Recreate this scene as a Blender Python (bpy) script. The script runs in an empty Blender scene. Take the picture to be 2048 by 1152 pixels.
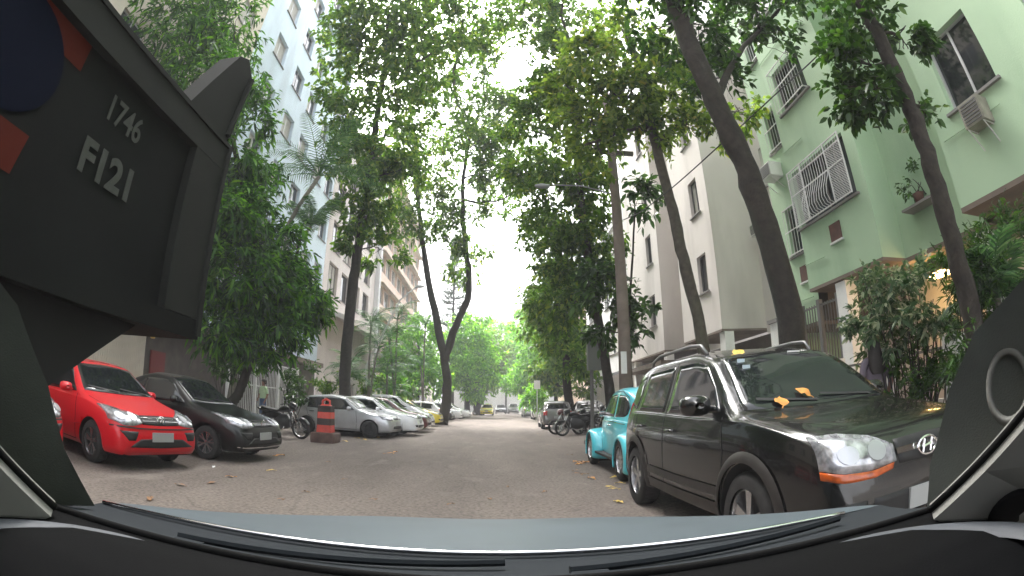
import bpy, bmesh, math, random
import numpy as np
from mathutils import Vector, Matrix
from mathutils.bvhtree import BVHTree

sc = bpy.context.scene
COL = sc.collection
R = math.radians

# ------------------------------------------------------------------ camera (wide dash camera lens)
PITCH, YAW, FPX, CAMH = 13.9, 2.29, 975.0, 1.2
cam = bpy.data.cameras.new('camera')
camo = bpy.data.objects.new('camera', cam)
COL.objects.link(camo)
camo.location = (0, 0, CAMH)
camo.rotation_euler = (R(90 + PITCH), 0, -R(YAW))
cam.type = 'PANO'
cam.sensor_width = 36.0
cam.sensor_fit = 'HORIZONTAL'
cam.panorama_type = 'FISHEYE_LENS_POLYNOMIAL'
cam.fisheye_fov = R(180)
kk = (1.0 / FPX) * (2048 / 36.0)
cam.fisheye_polynomial_k0 = 0.0
cam.fisheye_polynomial_k1 = -kk
cam.fisheye_polynomial_k2 = 0.0
cam.fisheye_polynomial_k3 = 0.0
cam.fisheye_polynomial_k4 = 0.0
cam.clip_start = 0.01
cam.clip_end = 2000
sc.camera = camo

# ------------------------------------------------------------------ sky and sun (overcast)
SUN_EL, SUN_AZ = 55, -20
w = bpy.data.worlds.new('World')
sc.world = w
w.use_nodes = True
nt = w.node_tree
for n in list(nt.nodes): nt.nodes.remove(n)
wo = nt.nodes.new('ShaderNodeOutputWorld')
bg = nt.nodes.new('ShaderNodeBackground')
sk = nt.nodes.new('ShaderNodeTexSky')
sk.sky_type = 'NISHITA'
sk.sun_disc = False
sk.sun_elevation = R(SUN_EL)
sk.sun_rotation = R(SUN_AZ)
sk.air_density = 1.0
sk.dust_density = 6.0
hs = nt.nodes.new('ShaderNodeHueSaturation')
hs.inputs['Saturation'].default_value = 0.22
nt.links.new(sk.outputs[0], hs.inputs['Color'])
nt.links.new(hs.outputs[0], bg.inputs[0])
bg.inputs[1].default_value = 0.15
nt.links.new(bg.outputs[0], wo.inputs[0])
sl = bpy.data.lights.new('sun', 'SUN')
sl.energy = 1.2
sl.angle = R(25)
sl.color = (1.0, 0.96, 0.9)
so = bpy.data.objects.new('sun', sl)
COL.objects.link(so)
so.rotation_euler = (R(90 - SUN_EL), 0, R(180 - SUN_AZ))
vs = sc.view_settings
vs.view_transform = 'Standard'
vs.look = 'None'
vs.exposure = 2.58
vs.gamma = 1.0
sc.cycles.max_bounces = 6
sc.cycles.transparent_max_bounces = 6
sc.cycles.diffuse_bounces = 4

# ------------------------------------------------------------------ tools
def _basis():
    p, y = R(PITCH), R(YAW)
    f = np.array([math.sin(y) * math.cos(p), math.cos(y) * math.cos(p), math.sin(p)])
    r = np.array([math.cos(y), -math.sin(y), 0.0])
    return f, r, np.cross(r, f)
def ray(px, py):
    f, r, u = _basis()
    dx, dy = px - 1024, 576 - py
    n = math.hypot(dx, dy) + 1e-9
    t = n / FPX
    return f * math.cos(t) + (r * dx / n + u * dy / n) * math.sin(t)
def at(px, py, Y):            # measured direction and street distance -> point in the world
    d = ray(px, py)
    return np.array([0, 0, CAMH]) + d * (Y / d[1])
def atx(px, py, X):
    d = ray(px, py)
    return np.array([0, 0, CAMH]) + d * (X / d[0])

def tag(o, label=None, cat=None, group=None, kind=None):
    if label: o['label'] = label
    if cat: o['category'] = cat
    if group: o['group'] = group
    if kind: o['kind'] = kind
    return o
def empty(name, loc=(0, 0, 0), rz=0, label=None, cat=None, group=None):
    o = bpy.data.objects.new(name, None)
    o.empty_display_size = 0.2
    COL.objects.link(o)
    o.location = loc
    o.rotation_euler = (0, 0, rz)
    return tag(o, label, cat, group)
def children(o): return [c for c in COL.objects if c.parent == o]
def copy_tree(o, parent=None):
    kids = children(o)
    c = o.copy()
    COL.objects.link(c)
    c.parent = parent
    for ch in kids: copy_tree(ch, c)
    return c
def me_obj(name, me, mats, parent=None, smooth=True):
    if not isinstance(mats, (list, tuple)): mats = [mats]
    for m in mats: me.materials.append(m)
    if smooth: me.polygons.foreach_set('use_smooth', [True] * len(me.polygons))
    me.update()
    o = bpy.data.objects.new(name, me)
    COL.objects.link(o)
    o.parent = parent
    return o

class MB:
    """collects shapes into one mesh"""
    def __init__(s): s.v = []; s.f = []; s.mi = []
    def add(s, V, F, mi=0):
        b = len(s.v)
        s.v += [tuple(map(float, p)) for p in V]
        s.f += [tuple(b + i for i in f) for f in F]
        s.mi += [mi] * len(F)
        return s
    def box(s, lo, hi, mi=0, M=None):
        x0, y0, z0 = lo; x1, y1, z1 = hi
        V = [(x0,y0,z0),(x1,y0,z0),(x1,y1,z0),(x0,y1,z0),(x0,y0,z1),(x1,y0,z1),(x1,y1,z1),(x0,y1,z1)]
        if M is not None: V = [tuple(M @ Vector(p)) for p in V]
        return s.add(V, [(0,3,2,1),(4,5,6,7),(0,1,5,4),(1,2,6,5),(2,3,7,6),(3,0,4,7)], mi)
    def tube(s, pts, rad, n=8, mi=0, caps=True):
        pts = [np.array(p, float) for p in pts]
        if not hasattr(rad, '__len__'): rad = [rad] * len(pts)
        rings = []
        up = None
        for i, p in enumerate(pts):
            a = pts[max(i - 1, 0)]; b = pts[min(i + 1, len(pts) - 1)]
            t = b - a; t = t / (np.linalg.norm(t) + 1e-12)
            if up is None:
                ref = np.array([0, 0, 1.0]) if abs(t[2]) < .9 else np.array([1.0, 0, 0])
                up = np.cross(t, ref)
            up = up - t * (up @ t); up = up / (np.linalg.norm(up) + 1e-12)
            sd = np.cross(t, up)
            rings.append([p + rad[i] * (math.cos(2 * math.pi * k / n) * up + math.sin(2 * math.pi * k / n) * sd) for k in range(n)])
        V = [q for r in rings for q in r]
        F = [(i * n + k, i * n + (k + 1) % n, (i + 1) * n + (k + 1) % n, (i + 1) * n + k) for i in range(len(pts) - 1) for k in range(n)]
        if caps:
            F.append(tuple(range(n - 1, -1, -1))); F.append(tuple((len(pts) - 1) * n + k for k in range(n)))
        return s.add(V, F, mi)
    def lathe(s, prof, n=32, axis='z', c=(0, 0, 0), mi=0, closed=False):
        V = []; m = len(prof)
        for k in range(n):
            a = 2 * math.pi * k / n
            for r, h in prof:
                if axis == 'z': p = (r * math.cos(a), r * math.sin(a), h)
                elif axis == 'x': p = (h, r * math.cos(a), r * math.sin(a))
                else: p = (r * math.cos(a), h, r * math.sin(a))
                V.append((p[0] + c[0], p[1] + c[1], p[2] + c[2]))
        F = [(k * m + i, ((k + 1) % n) * m + i, ((k + 1) % n) * m + (i + 1) % m, k * m + (i + 1) % m)
             for k in range(n) for i in range(m if closed else m - 1)]
        return s.add(V, F, mi)
    def quad(s, a, b, c, d, mi=0): return s.add([a, b, c, d], [(0, 1, 2, 3)], mi)
    def mesh(s, name='m'):
        me = bpy.data.meshes.new(name)
        me.from_pydata(s.v, [], s.f)
        if any(s.mi): me.polygons.foreach_set('material_index', s.mi)
        return me
    def build(s, name, mats, parent=None, smooth=False):
        return me_obj(name, s.mesh(name), mats, parent, smooth)

# ------------------------------------------------------------------ materials
def mat(name, col, rough=.6, metal=0, var=0.0, vscale=3.0, bump=0.0, bscale=40, coat=0, spec=.5, emit=None, estr=0, trans=0, dirt=None, dscale=1.2):
    m = bpy.data.materials.new(name)
    m.use_nodes = True
    t = m.node_tree
    b = t.nodes['Principled BSDF']
    b.inputs['Base Color'].default_value = (*col, 1)
    b.inputs['Roughness'].default_value = rough
    b.inputs['Metallic'].default_value = metal
    b.inputs['Specular IOR Level'].default_value = spec
    b.inputs['Coat Weight'].default_value = coat
    b.inputs['Coat Roughness'].default_value = .04
    tc = t.nodes.new('ShaderNodeTexCoord')
    last = None
    if var or dirt:
        n = t.nodes.new('ShaderNodeTexNoise')
        n.inputs['Scale'].default_value = vscale
        n.inputs['Detail'].default_value = 6
        t.links.new(tc.outputs['Object'], n.inputs['Vector'])
        r = t.nodes.new('ShaderNodeValToRGB')
        r.color_ramp.elements[0].position = .3; r.color_ramp.elements[1].position = .72
        r.color_ramp.elements[0].color = (*[c * (1 - var) for c in col], 1)
        r.color_ramp.elements[1].color = (*[min(1, c * (1 + var)) for c in col], 1)
        t.links.new(n.outputs['Fac'], r.inputs['Fac'])
        last = r.outputs[0]
        if dirt:
            n2 = t.nodes.new('ShaderNodeTexNoise')
            mp = t.nodes.new('ShaderNodeMapping')
            mp.inputs['Scale'].default_value = (1, 1, .22)
            t.links.new(tc.outputs['Object'], mp.inputs['Vector'])
            t.links.new(mp.outputs[0], n2.inputs['Vector'])
            n2.inputs['Scale'].default_value = dscale; n2.inputs['Detail'].default_value = 8
            r2 = t.nodes.new('ShaderNodeValToRGB')
            r2.color_ramp.elements[0].position = .5; r2.color_ramp.elements[1].position = .75
            r2.color_ramp.elements[0].color = (0, 0, 0, 1); r2.color_ramp.elements[1].color = (.55, .55, .55, 1)
            t.links.new(n2.outputs['Fac'], r2.inputs['Fac'])
            mx = t.nodes.new('ShaderNodeMixRGB')
            t.links.new(r2.outputs[0], mx.inputs['Fac'])
            t.links.new(last, mx.inputs['Color1'])
            mx.inputs['Color2'].default_value = (*dirt, 1)
            last = mx.outputs[0]
        t.links.new(last, b.inputs['Base Color'])
    if bump:
        n3 = t.nodes.new('ShaderNodeTexNoise')
        n3.inputs['Scale'].default_value = bscale; n3.inputs['Detail'].default_value = 5
        t.links.new(tc.outputs['Object'], n3.inputs['Vector'])
        bp = t.nodes.new('ShaderNodeBump')
        bp.inputs['Strength'].default_value = bump
        bp.inputs['Distance'].default_value = .02
        t.links.new(n3.outputs['Fac'], bp.inputs['Height'])
        t.links.new(bp.outputs[0], b.inputs['Normal'])
    if emit:
        b.inputs['Emission Color'].default_value = (*emit, 1)
        b.inputs['Emission Strength'].default_value = estr
    return m

def leaf_mat(name, cols, trans=.45, rough=.45):
    m = bpy.data.materials.new(name)
    m.use_nodes = True
    t = m.node_tree
    b = t.nodes['Principled BSDF']
    g = t.nodes.new('ShaderNodeNewGeometry')
    r = t.nodes.new('ShaderNodeValToRGB')
    e = r.color_ramp.elements
    while len(e) < len(cols): e.new(.5)
    for i, (p, c) in enumerate(cols):
        e[i].position = p; e[i].color = (*c, 1)
    t.links.new(g.outputs['Random Per Island'], r.inputs['Fac'])
    t.links.new(r.outputs[0], b.inputs['Base Color'])
    b.inputs['Roughness'].default_value = rough
    b.inputs['Specular IOR Level'].default_value = .35
    tr = t.nodes.new('ShaderNodeBsdfTranslucent')
    hs = t.nodes.new('ShaderNodeHueSaturation')
    hs.inputs['Saturation'].default_value = 1.15
    hs.inputs['Value'].default_value = 2.3
    hs.inputs['Hue'].default_value = .485
    t.links.new(r.outputs[0], hs.inputs['Color'])
    t.links.new(hs.outputs[0], tr.inputs[0])
    mx = t.nodes.new('ShaderNodeMixShader')
    mx.inputs[0].default_value = trans
    t.links.new(b.outputs[0], mx.inputs[1]); t.links.new(tr.outputs[0], mx.inputs[2])
    t.links.new(mx.outputs[0], t.nodes['Material Output'].inputs[0])
    return m

M = {}
M['bark'] = mat('bark', (.027, .022, .017), .9, var=.45, vscale=9, bump=.9, bscale=25, dirt=(.022, .03, .015), dscale=3)
M['bark2'] = mat('bark_light', (.075, .064, .05), .9, var=.35, vscale=8, bump=.7, bscale=30, dirt=(.09, .1, .06), dscale=3)
M['palm_trunk'] = mat('palm_trunk', (.16, .15, .12), .9, var=.3, vscale=10, bump=.5, bscale=15)
M['leaf_dark'] = leaf_mat('leaf_dark', [(0, (0.011, 0.031, 0.007)), (.5, (0.022, 0.062, 0.012)), (.85, (0.043, 0.105, 0.019)), (1, (0.068, 0.149, 0.025))], .35, .35)
M['leaf_mango'] = leaf_mat('leaf_mango', [(0, (.009, .03, .007)), (.4, (.022, .072, .012)), (.75, (.045, .14, .018)), (1, (.11, .25, .035))], .45, .38)
M['leaf_mid'] = leaf_mat('leaf_mid', [(0, (0.025, 0.059, 0.011)), (.5, (0.052, 0.115, 0.021)), (.85, (0.091, 0.175, 0.032)), (1, (0.175, 0.231, 0.049))], .55)
M['leaf_yel'] = leaf_mat('leaf_yellowish', [(0, (0.032, 0.064, 0.011)), (.5, (0.080, 0.144, 0.028)), (.93, (0.160, 0.232, 0.048)), (1, (0.2, 0.2, 0.05))], .6)
M['leaf_bright'] = leaf_mat('leaf_bright', [(0, (.05, .14, .025)), (.5, (.1, .26, .04)), (1, (.22, .42, .08))], .5)
M['leaf_pale'] = leaf_mat('leaf_pale', [(0, (.03, .07, .03)), (.6, (.08, .14, .06)), (.9, (.25, .3, .18)), (1, (.4, .42, .3))], .3)
M['leaf_palm'] = leaf_mat('leaf_palm', [(0, (0.019, 0.053, 0.022)), (.7, (0.07, 0.16, 0.055)), (1, (0.14, 0.24, 0.1))], .3, .4)
M['leaf_pine'] = leaf_mat('leaf_pine', [(0, (.02, .05, .025)), (1, (.04, .09, .045))], .2)
M['leaf_dead'] = mat('dead_leaf', (.55, .24, .05), .6, var=.35, vscale=20)
M['leaf_dead2'] = mat('dead_leaf_yellow', (.62, .42, .08), .6, var=.35, vscale=20)
M['leaf_dead3'] = mat('dead_leaf_brown', (.25, .13, .06), .7, var=.35, vscale=20)
M['concrete'] = mat('concrete', (.3, .28, .26), .9, var=.2, vscale=2, bump=.25, bscale=60, dirt=(.12, .11, .1), dscale=2)
M['pole'] = mat('pole_concrete', (.19, .155, .13), .9, var=.2, vscale=4, bump=.3, bscale=40, dirt=(.12, .1, .09), dscale=2)
M['glass'] = mat('dark_glass', (.012, .014, .016), .04, spec=.8)
M['glass_dim'] = mat('window_glass', (.03, .035, .04), .08, spec=.8, var=.5, vscale=1.3)
M['curtain'] = mat('curtain', (.42, .4, .36), .8, var=.15, vscale=5)
M['alu'] = mat('aluminium', (.55, .55, .56), .4, metal=.6)
M['frame_dark'] = mat('frame_dark', (.06, .055, .05), .6)
M['white_paint'] = mat('white_paint', (.72, .72, .7), .6, var=.08, vscale=3)
M['black_plastic'] = mat('black_plastic', (.012, .012, .013), .6, bump=.1, bscale=200)
M['seal'] = mat('rubber_seal', (.006, .006, .006), .95, spec=.1)
M['rubber'] = mat('rubber', (.022, .021, .021), .85, var=.4, vscale=12, bump=.2, bscale=80)
M['chrome'] = mat('chrome', (.75, .75, .76), .12, metal=1)
M['rim'] = mat('alloy', (.55, .55, .56), .25, metal=.9)
M['rimdark'] = mat('rim_back', (.04, .04, .042), .5, metal=.3)
M['lamp'] = mat('headlamp_glass', (.42, .43, .46), .08, metal=.4, coat=1, spec=.9, var=.6, vscale=16)
M['reflector'] = mat('reflector', (.5, .51, .54), .4, metal=.8)
M['rail'] = mat('roof_rail_grey', (.2, .2, .2), .4, metal=.6)
M['chrome_dim'] = mat('chrome_dim', (.3, .3, .31), .25, metal=1)
M['amber'] = mat('amber_lens', (.42, .075, .01), .2, coat=.5, var=.4, vscale=20)
M['redlens'] = mat('red_lens', (.45, .02, .02), .15, coat=1)
M['plate'] = mat('plate', (.34, .35, .35), .5)
M['wellblack'] = mat('wheel_well', (.008, .008, .008), .95)
def paint(name, col, metal=0.0, rough=.3, dusty=.1):
    return mat(name, col, rough, metal=metal, coat=.9, var=dusty, vscale=2.5)
M['p_red'] = mat('paint_red', (.6, .001, .01), .35, coat=.45, spec=.35)
M['p_black'] = mat('paint_black', (.004, .0045, .005), .3, coat=.35, spec=.35)
M['p_suv'] = mat('paint_charcoal', (.004, .0042, .0046), .25, coat=.7, var=.3, vscale=2.5)
M['p_silver'] = paint('paint_silver', (.5, .51, .53), metal=.6, rough=.35)
M['p_white'] = paint('paint_white', (.78, .79, .8))
M['p_cyan'] = paint('paint_turquoise', (.09, .62, .72), rough=.35)
M['p_maroon'] = paint('paint_maroon', (.1, .02, .02))
M['p_yellow'] = paint('paint_yellow', (.75, .6, .02))
M['p_grey'] = paint('paint_grey', (.17, .165, .16), metal=.4)
M['p_green'] = paint('paint_dark_green', (.03, .06, .045))
M['p_own'] = mat('paint_own_car', (.04, .056, .066), .55, var=.12, vscale=4, spec=.4)
M['dash'] = mat('dashboard_plastic', (.0018, .002, .0023), .8, bump=.1, bscale=300, spec=.06)
M['dash2'] = mat('dashboard_sheen', (.05, .056, .064), .55, bump=.05, bscale=300)  # paler than the dashboard: its sheen is put into the colour
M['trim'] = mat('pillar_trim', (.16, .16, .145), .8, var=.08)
M['pillar'] = mat('windscreen_reflection', (.045, .05, .043), .95, var=.3, vscale=4, bump=.2, bscale=300)  # colour of the dashboard's reflection in the windscreen, left side
M['reflection_pale'] = mat('windscreen_reflection_pale', (.12, .13, .115), .95, var=.25, vscale=4, bump=.2, bscale=300)  # paler copy for the brighter windscreen reflection on the right
M['skin'] = mat('skin', (.25, .13, .09), .6)
M['hair'] = mat('hair', (.015, .01, .008), .6)

# ------------------------------------------------------------------ ground, road, pavements
def asphalt():
    m = bpy.data.materials.new('asphalt'); m.use_nodes = True
    t = m.node_tree; b = t.nodes['Principled BSDF']; b.inputs['Roughness'].default_value = .85
    b.inputs['Specular IOR Level'].default_value = .3
    tc = t.nodes.new('ShaderNodeTexCoord')
    def noise(s, d=6, mapping=None):
        n = t.nodes.new('ShaderNodeTexNoise'); n.inputs['Scale'].default_value = s; n.inputs['Detail'].default_value = d
        n.inputs['Roughness'].default_value = .65
        if mapping:
            mp = t.nodes.new('ShaderNodeMapping'); mp.inputs['Scale'].default_value = mapping
            t.links.new(tc.outputs['Object'], mp.inputs['Vector']); t.links.new(mp.outputs[0], n.inputs['Vector'])
        else: t.links.new(tc.outputs['Object'], n.inputs['Vector'])
        return n.outputs['Fac']
    def ramp(f, stops):
        r = t.nodes.new('ShaderNodeValToRGB'); e = r.color_ramp.elements
        while len(e) < len(stops): e.new(.5)
        for i, (p, c) in enumerate(stops): e[i].position = p; e[i].color = (*c, 1)
        t.links.new(f, r.inputs['Fac']); return r.outputs[0]
    def mix(f, a, c, mode='MIX'):
        x = t.nodes.new('ShaderNodeMixRGB'); x.blend_type = mode
        if isinstance(f, float): x.inputs['Fac'].default_value = f
        else: t.links.new(f, x.inputs['Fac'])
        t.links.new(a, x.inputs['Color1']); t.links.new(c, x.inputs['Color2']); return x.outputs[0]
    big = ramp(noise(.5, 8, (1, .3, 1)), [(.32, (.103, .086, .075)), (.5, (.148, .124, .108)), (.7, (.195, .166, .144))])
    grit = ramp(noise(22, 6), [(.35, (.4, .4, .4)), (.5, (1, 1, 1)), (.66, (1.5, 1.45, 1.4))])
    c = mix(.75, big, grit, 'MULTIPLY')
    spots = ramp(noise(2.6, 9), [(.6, (0, 0, 0)), (.72, (.75, .75, .75))])
    dk = t.nodes.new('ShaderNodeRGB'); dk.outputs[0].default_value = (.06, .05, .043, 1)
    c = mix(spots, c, dk.outputs[0])
    v = t.nodes.new('ShaderNodeTexVoronoi'); v.feature = 'DISTANCE_TO_EDGE'; v.inputs['Scale'].default_value = .55
    wv = t.nodes.new('ShaderNodeMixRGB'); wv.inputs[0].default_value = .35
    nn = t.nodes.new('ShaderNodeTexNoise'); nn.inputs['Scale'].default_value = 1.5; nn.inputs['Detail'].default_value = 5
    t.links.new(tc.outputs['Object'], nn.inputs['Vector']); t.links.new(tc.outputs['Object'], wv.inputs['Color1'])
    t.links.new(nn.outputs['Color'], wv.inputs['Color2']); t.links.new(wv.outputs[0], v.inputs['Vector'])
    crack = ramp(v.outputs['Distance'], [(0, (.35, .35, .35)), (.009, (0, 0, 0))])
    c = mix(crack, c, dk.outputs[0])
    light = ramp(noise(1.9, 10, (1, .45, 1)), [(.56, (0, 0, 0)), (.7, (.6, .6, .6))])
    lt = t.nodes.new('ShaderNodeRGB'); lt.outputs[0].default_value = (.235, .205, .18, 1)
    c = mix(light, c, lt.outputs[0])
    t.links.new(c, b.inputs['Base Color'])
    bp = t.nodes.new('ShaderNodeBump'); bp.inputs['Strength'].default_value = .6; bp.inputs['Distance'].default_value = .012
    t.links.new(noise(60, 4), bp.inputs['Height']); t.links.new(bp.outputs[0], b.inputs['Normal'])
    return m
M['asphalt'] = asphalt()
M['pavement'] = mat('pavement', (.2, .18, .16), .9, var=.3, vscale=5, bump=.5, bscale=30, dirt=(.08, .07, .06), dscale=2)
M['kerb'] = mat('kerb_stone', (.26, .245, .23), .9, var=.25, vscale=6, bump=.4, bscale=30, dirt=(.1, .09, .08))
M['earth'] = mat('earth', (.13, .11, .09), 1, var=.3, vscale=.4)

def sheet(name, x0, x1, y0, y1, z, m, nx=1, ny=1):
    b = MB()
    for i in range(nx):
        for j in range(ny):
            xa, xb = x0 + (x1 - x0) * i / nx, x0 + (x1 - x0) * (i + 1) / nx
            ya, yb = y0 + (y1 - y0) * j / ny, y0 + (y1 - y0) * (j + 1) / ny
            b.quad((xa, ya, z), (xb, ya, z), (xb, yb, z), (xa, yb, z))
    return tag(b.build(name, m), kind='structure')
sheet('ground', -900, 900, -900, 900, -.02, M['earth'])
sheet('road', -8.6, 3.75, -15, 130, 0, M['asphalt'])
b = MB().box((-12.5, -15, -.01), (-8.75, 130, .13)); tag(b.build('left_pavement', M['pavement']), kind='structure')
b = MB().box((3.9, -15, -.01), (9.5, 130, .13)); tag(b.build('right_pavement', M['pavement']), kind='structure')
for nm, xa in (('left_kerb', -8.75), ('right_kerb', 3.75)):
    b = MB(); y = -15.0; rr = random.Random(3)
    while y < 130:
        b.box((xa, y + .006, -.01), (xa + .15, y + .99, .13 + rr.uniform(0, .012))); y += 1
    tag(b.build(nm, M['kerb']), kind='structure')

# ------------------------------------------------------------------ buildings
M['w_blue'] = mat('wall_pale_blue', (.6, .7, .78), .85, var=.06, vscale=.8, dirt=(.3, .33, .35), dscale=.5)
M['w_cream'] = mat('wall_cream', (.6, .54, .45), .85, var=.06, vscale=.8, dirt=(.35, .31, .26), dscale=.5)
M['w_rose'] = mat('wall_rose_grey', (.58, .52, .49), .85, var=.08, vscale=.8, dirt=(.28, .25, .22), dscale=.6)
M['w_pink'] = mat('wall_pink', (.68, .52, .43), .85, var=.06, vscale=.8, dirt=(.4, .3, .25), dscale=.5)
M['w_green'] = mat('wall_mint', (.37, .51, .34), .8, var=.05, vscale=.7, bump=.15, bscale=30, dirt=(.17, .28, .17), dscale=.8)
M['w_grey'] = mat('wall_warm_grey', (.56, .52, .49), .85, var=.05, vscale=.7, bump=.15, bscale=30, dirt=(.24, .22, .2), dscale=.7)
M['w_white'] = mat('wall_white', (.6, .6, .6), .85, var=.06, vscale=.8, dirt=(.36, .36, .35), dscale=.6)
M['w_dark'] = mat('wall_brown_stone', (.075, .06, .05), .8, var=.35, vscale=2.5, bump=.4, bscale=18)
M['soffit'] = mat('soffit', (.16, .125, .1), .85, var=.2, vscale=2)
M['sill'] = mat('sill_stone', (.2, .19, .18), .8)
M['grille'] = mat('grille_paint', (.6, .6, .59), .5)
M['lamp_arm'] = mat('lamp_arm_grey', (.22, .23, .22), .7)
M['grille_dark'] = mat('grille_grey', (.12, .12, .115), .5)
M['brick_red'] = mat('brick_recess', (.085, .035, .025), .8, var=.3, vscale=8)
M['door_red'] = mat('door_red', (.16, .012, .01), .6)

class Face:
    """local (a along the wall, d outwards, z) of a vertical wall"""
    def __init__(s, kind, c): s.k = kind; s.c = c
    def __call__(s, a, d, z):
        if s.k == 'E': return (s.c + d, a, z)       # faces +X, left side of the street
        if s.k == 'W': return (s.c - d, a, z)       # faces -X, right side
        return (a, s.c - d, z)                      # faces -Y
    def box(s, b, a0, a1, d0, d1, z0, z1, mi=0):
        p, q = s(a0, d0, z0), s(a1, d1, z1)
        b.box([min(p[i], q[i]) for i in range(3)], [max(p[i], q[i]) for i in range(3)], mi)
def facade(b, F, a0, a1, z0, z1, holes=(), depth=.18, mi=0):
    A = sorted({a0, a1} | {h[0] for h in holes} | {h[1] for h in holes})
    Z = sorted({z0, z1} | {h[2] for h in holes} | {h[3] for h in holes})
    for i in range(len(A) - 1):
        for j in range(len(Z) - 1):
            ca, cz = (A[i] + A[i + 1]) / 2, (Z[j] + Z[j + 1]) / 2
            if any(h[0] < ca < h[1] and h[2] < cz < h[3] for h in holes): continue
            b.quad(F(A[i], 0, Z[j]), F(A[i + 1], 0, Z[j]), F(A[i + 1], 0, Z[j + 1]), F(A[i], 0, Z[j + 1]), mi)
    for h in holes:
        c = [(h[0], h[2]), (h[1], h[2]), (h[1], h[3]), (h[0], h[3])]
        for k in range(4):
            p, q = c[k], c[(k + 1) % 4]
            b.quad(F(p[0], 0, p[1]), F(q[0], 0, q[1]), F(q[0], -depth, q[1]), F(p[0], -depth, p[1]), mi)
wrng = random.Random(11)
def window(parent, F, h, depth=.16, leaves=2, frame='alu', sill=True, grille=None, gd=.05, glass=None, fw=.05, cur=.28):
    a0, a1, z0, z1 = h
    b = MB()
    for (x, y, u, v) in ((a0, a0 + fw, z0, z1), (a1 - fw, a1, z0, z1), (a0 + fw, a1 - fw, z0, z0 + fw), (a0 + fw, a1 - fw, z1 - fw, z1)):
        F.box(b, x, y, -depth, -depth + .05, u, v)
    for i in range(1, leaves):
        m = a0 + (a1 - a0) * i / leaves
        F.box(b, m - fw * .5, m + fw * .5, -depth, -depth + .045, z0 + fw, z1 - fw)
    wo_ = b.build('window', M[frame], parent)
    b = MB()
    for i in range(leaves):
        x0, x1 = a0 + (a1 - a0) * i / leaves, a0 + (a1 - a0) * (i + 1) / leaves
        dd = -depth + .02 - .012 * (i % 2)
        mi = 1 if (wrng.random() < cur) else 0
        b.quad(F(x0 + .02, dd, z0 + .02), F(x1 - .02, dd, z0 + .02), F(x1 - .02, dd, z1 - .02), F(x0 + .02, dd, z1 - .02), mi)
    b.build('pane', [M[glass or 'glass_dim'], M['curtain']], wo_)
    if sill:
        b = MB(); F.box(b, a0 - .08, a1 + .08, -.02, .07, z0 - .05, z0 - .004); b.build('sill', M['sill'], wo_)
    if grille:
        b = MB()
        if grille in ('bars', 'cage'):
            n = max(3, int((a1 - a0) / .11))
            for i in range(n + 1):
                a = a0 + (a1 - a0) * i / n
                b.tube([F(a, gd, z0), F(a, gd, z1)], .009, 4)
            for z in (z0 + .03, (z0 + z1) / 2, z1 - .03):
                F.box(b, a0 - .01, a1 + .01, gd - .008, gd + .012, z - .012, z + .012)
            for a in (a0, a1):
                for z in (z0 + .03, z1 - .03): F.box(b, a - .01, a + .01, 0, gd, z - .01, z + .01)
        if grille == 'belly':                       # belly grille with diamond mesh at both ends
            L = a1 - a0
            for a in (a0, a1, a0 + L * .27, a0 + L * .74): F.box(b, a - .014, a + .014, gd - .012, gd + .014, z0, z1)
            for z in (z0 + .02, z0 + (z1 - z0) * .55, z0 + (z1 - z0) * .85, z1 - .02): F.box(b, a0, a1, gd - .01, gd + .012, z - .012, z + .012)
            n = 22
            for i in range(n + 1):
                a = a0 + L * i / n
                if a < a0 + L * .27 or a > a0 + L * .74:
                    b.tube([F(a, gd, z0 + (z1 - z0) * .8), F(a, gd, z1)], .008, 4)
                else:
                    bl = [(0, 0), (.0, .0), (.14, .04), (.2, .14), (.17, .28), (.06, .45), (0, .58), (0, 1)]
                    b.tube([F(a, gd + d, z0 + (z1 - z0) * zz) for d, zz in bl[1:]], .009, 4)
            for (u0, u1) in ((a0, a0 + L * .27), (a0 + L * .74, a1)):
                zt = z0 + (z1 - z0) * .85; st = .065; k = u0 - (zt - z0)
                while k < u1:
                    for sg in (1, -1):
                        p0, p1 = (k, z0) if sg > 0 else (k, zt), None
                        if sg > 0:
                            s0 = max(0, u0 - k); s1 = min(zt - z0, u1 - k)
                            if s1 > s0: b.tube([F(k + s0, gd + .002, z0 + s0), F(k + s1, gd + .002, z0 + s1)], .0055, 3)
                        else:
                            s0 = max(0, u0 - k); s1 = min(zt - z0, u1 - k)
                            if s1 > s0: b.tube([F(k + s0, gd - .002, zt - s0), F(k + s1, gd - .002, zt - s1)], .0055, 3)
                    k += st
        b.build('grille', M['grille'], wo_)
    return wo_
M['ac_grey'] = mat('ac_dull', (.26, .25, .2), .8, var=.3, vscale=4)
def ac_unit(F, a, z, w=.62, h=.42, out=.45, label=None, mt='white_paint'):
    t = empty('air_conditioner', F(a, 0, z), 0, label, 'air conditioner')
    o = Vector(F(a, 0, z))
    b = MB(); F.box(b, a - w / 2, a + w / 2, .01, out, z, z + h)
    me = b.mesh('case'); me.transform(Matrix.Translation(-o)); me_obj('case', me, M[mt], t, False)
    b = MB()
    for i in range(7):
        zz = z + .05 + (h - .1) * i / 6
        F.box(b, a - w / 2 + .04, a + w / 2 - .04, out + .002, out + .015, zz - .012, zz + .012)
    me = b.mesh('vent'); me.transform(Matrix.Translation(-o)); me_obj('vent', me, M['grille_dark'], t, False)
    b = MB()
    for s in (-1, 1): b.tube([F(a + s * w * .4, .0, z - .3), F(a + s * w * .4, out, z - .015), F(a + s * w * .4, 0, z - .015)], .012, 5)
    me = b.mesh('bracket'); me.transform(Matrix.Translation(-o)); me_obj('bracket', me, M['grille'], t, False)
    return t

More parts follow.
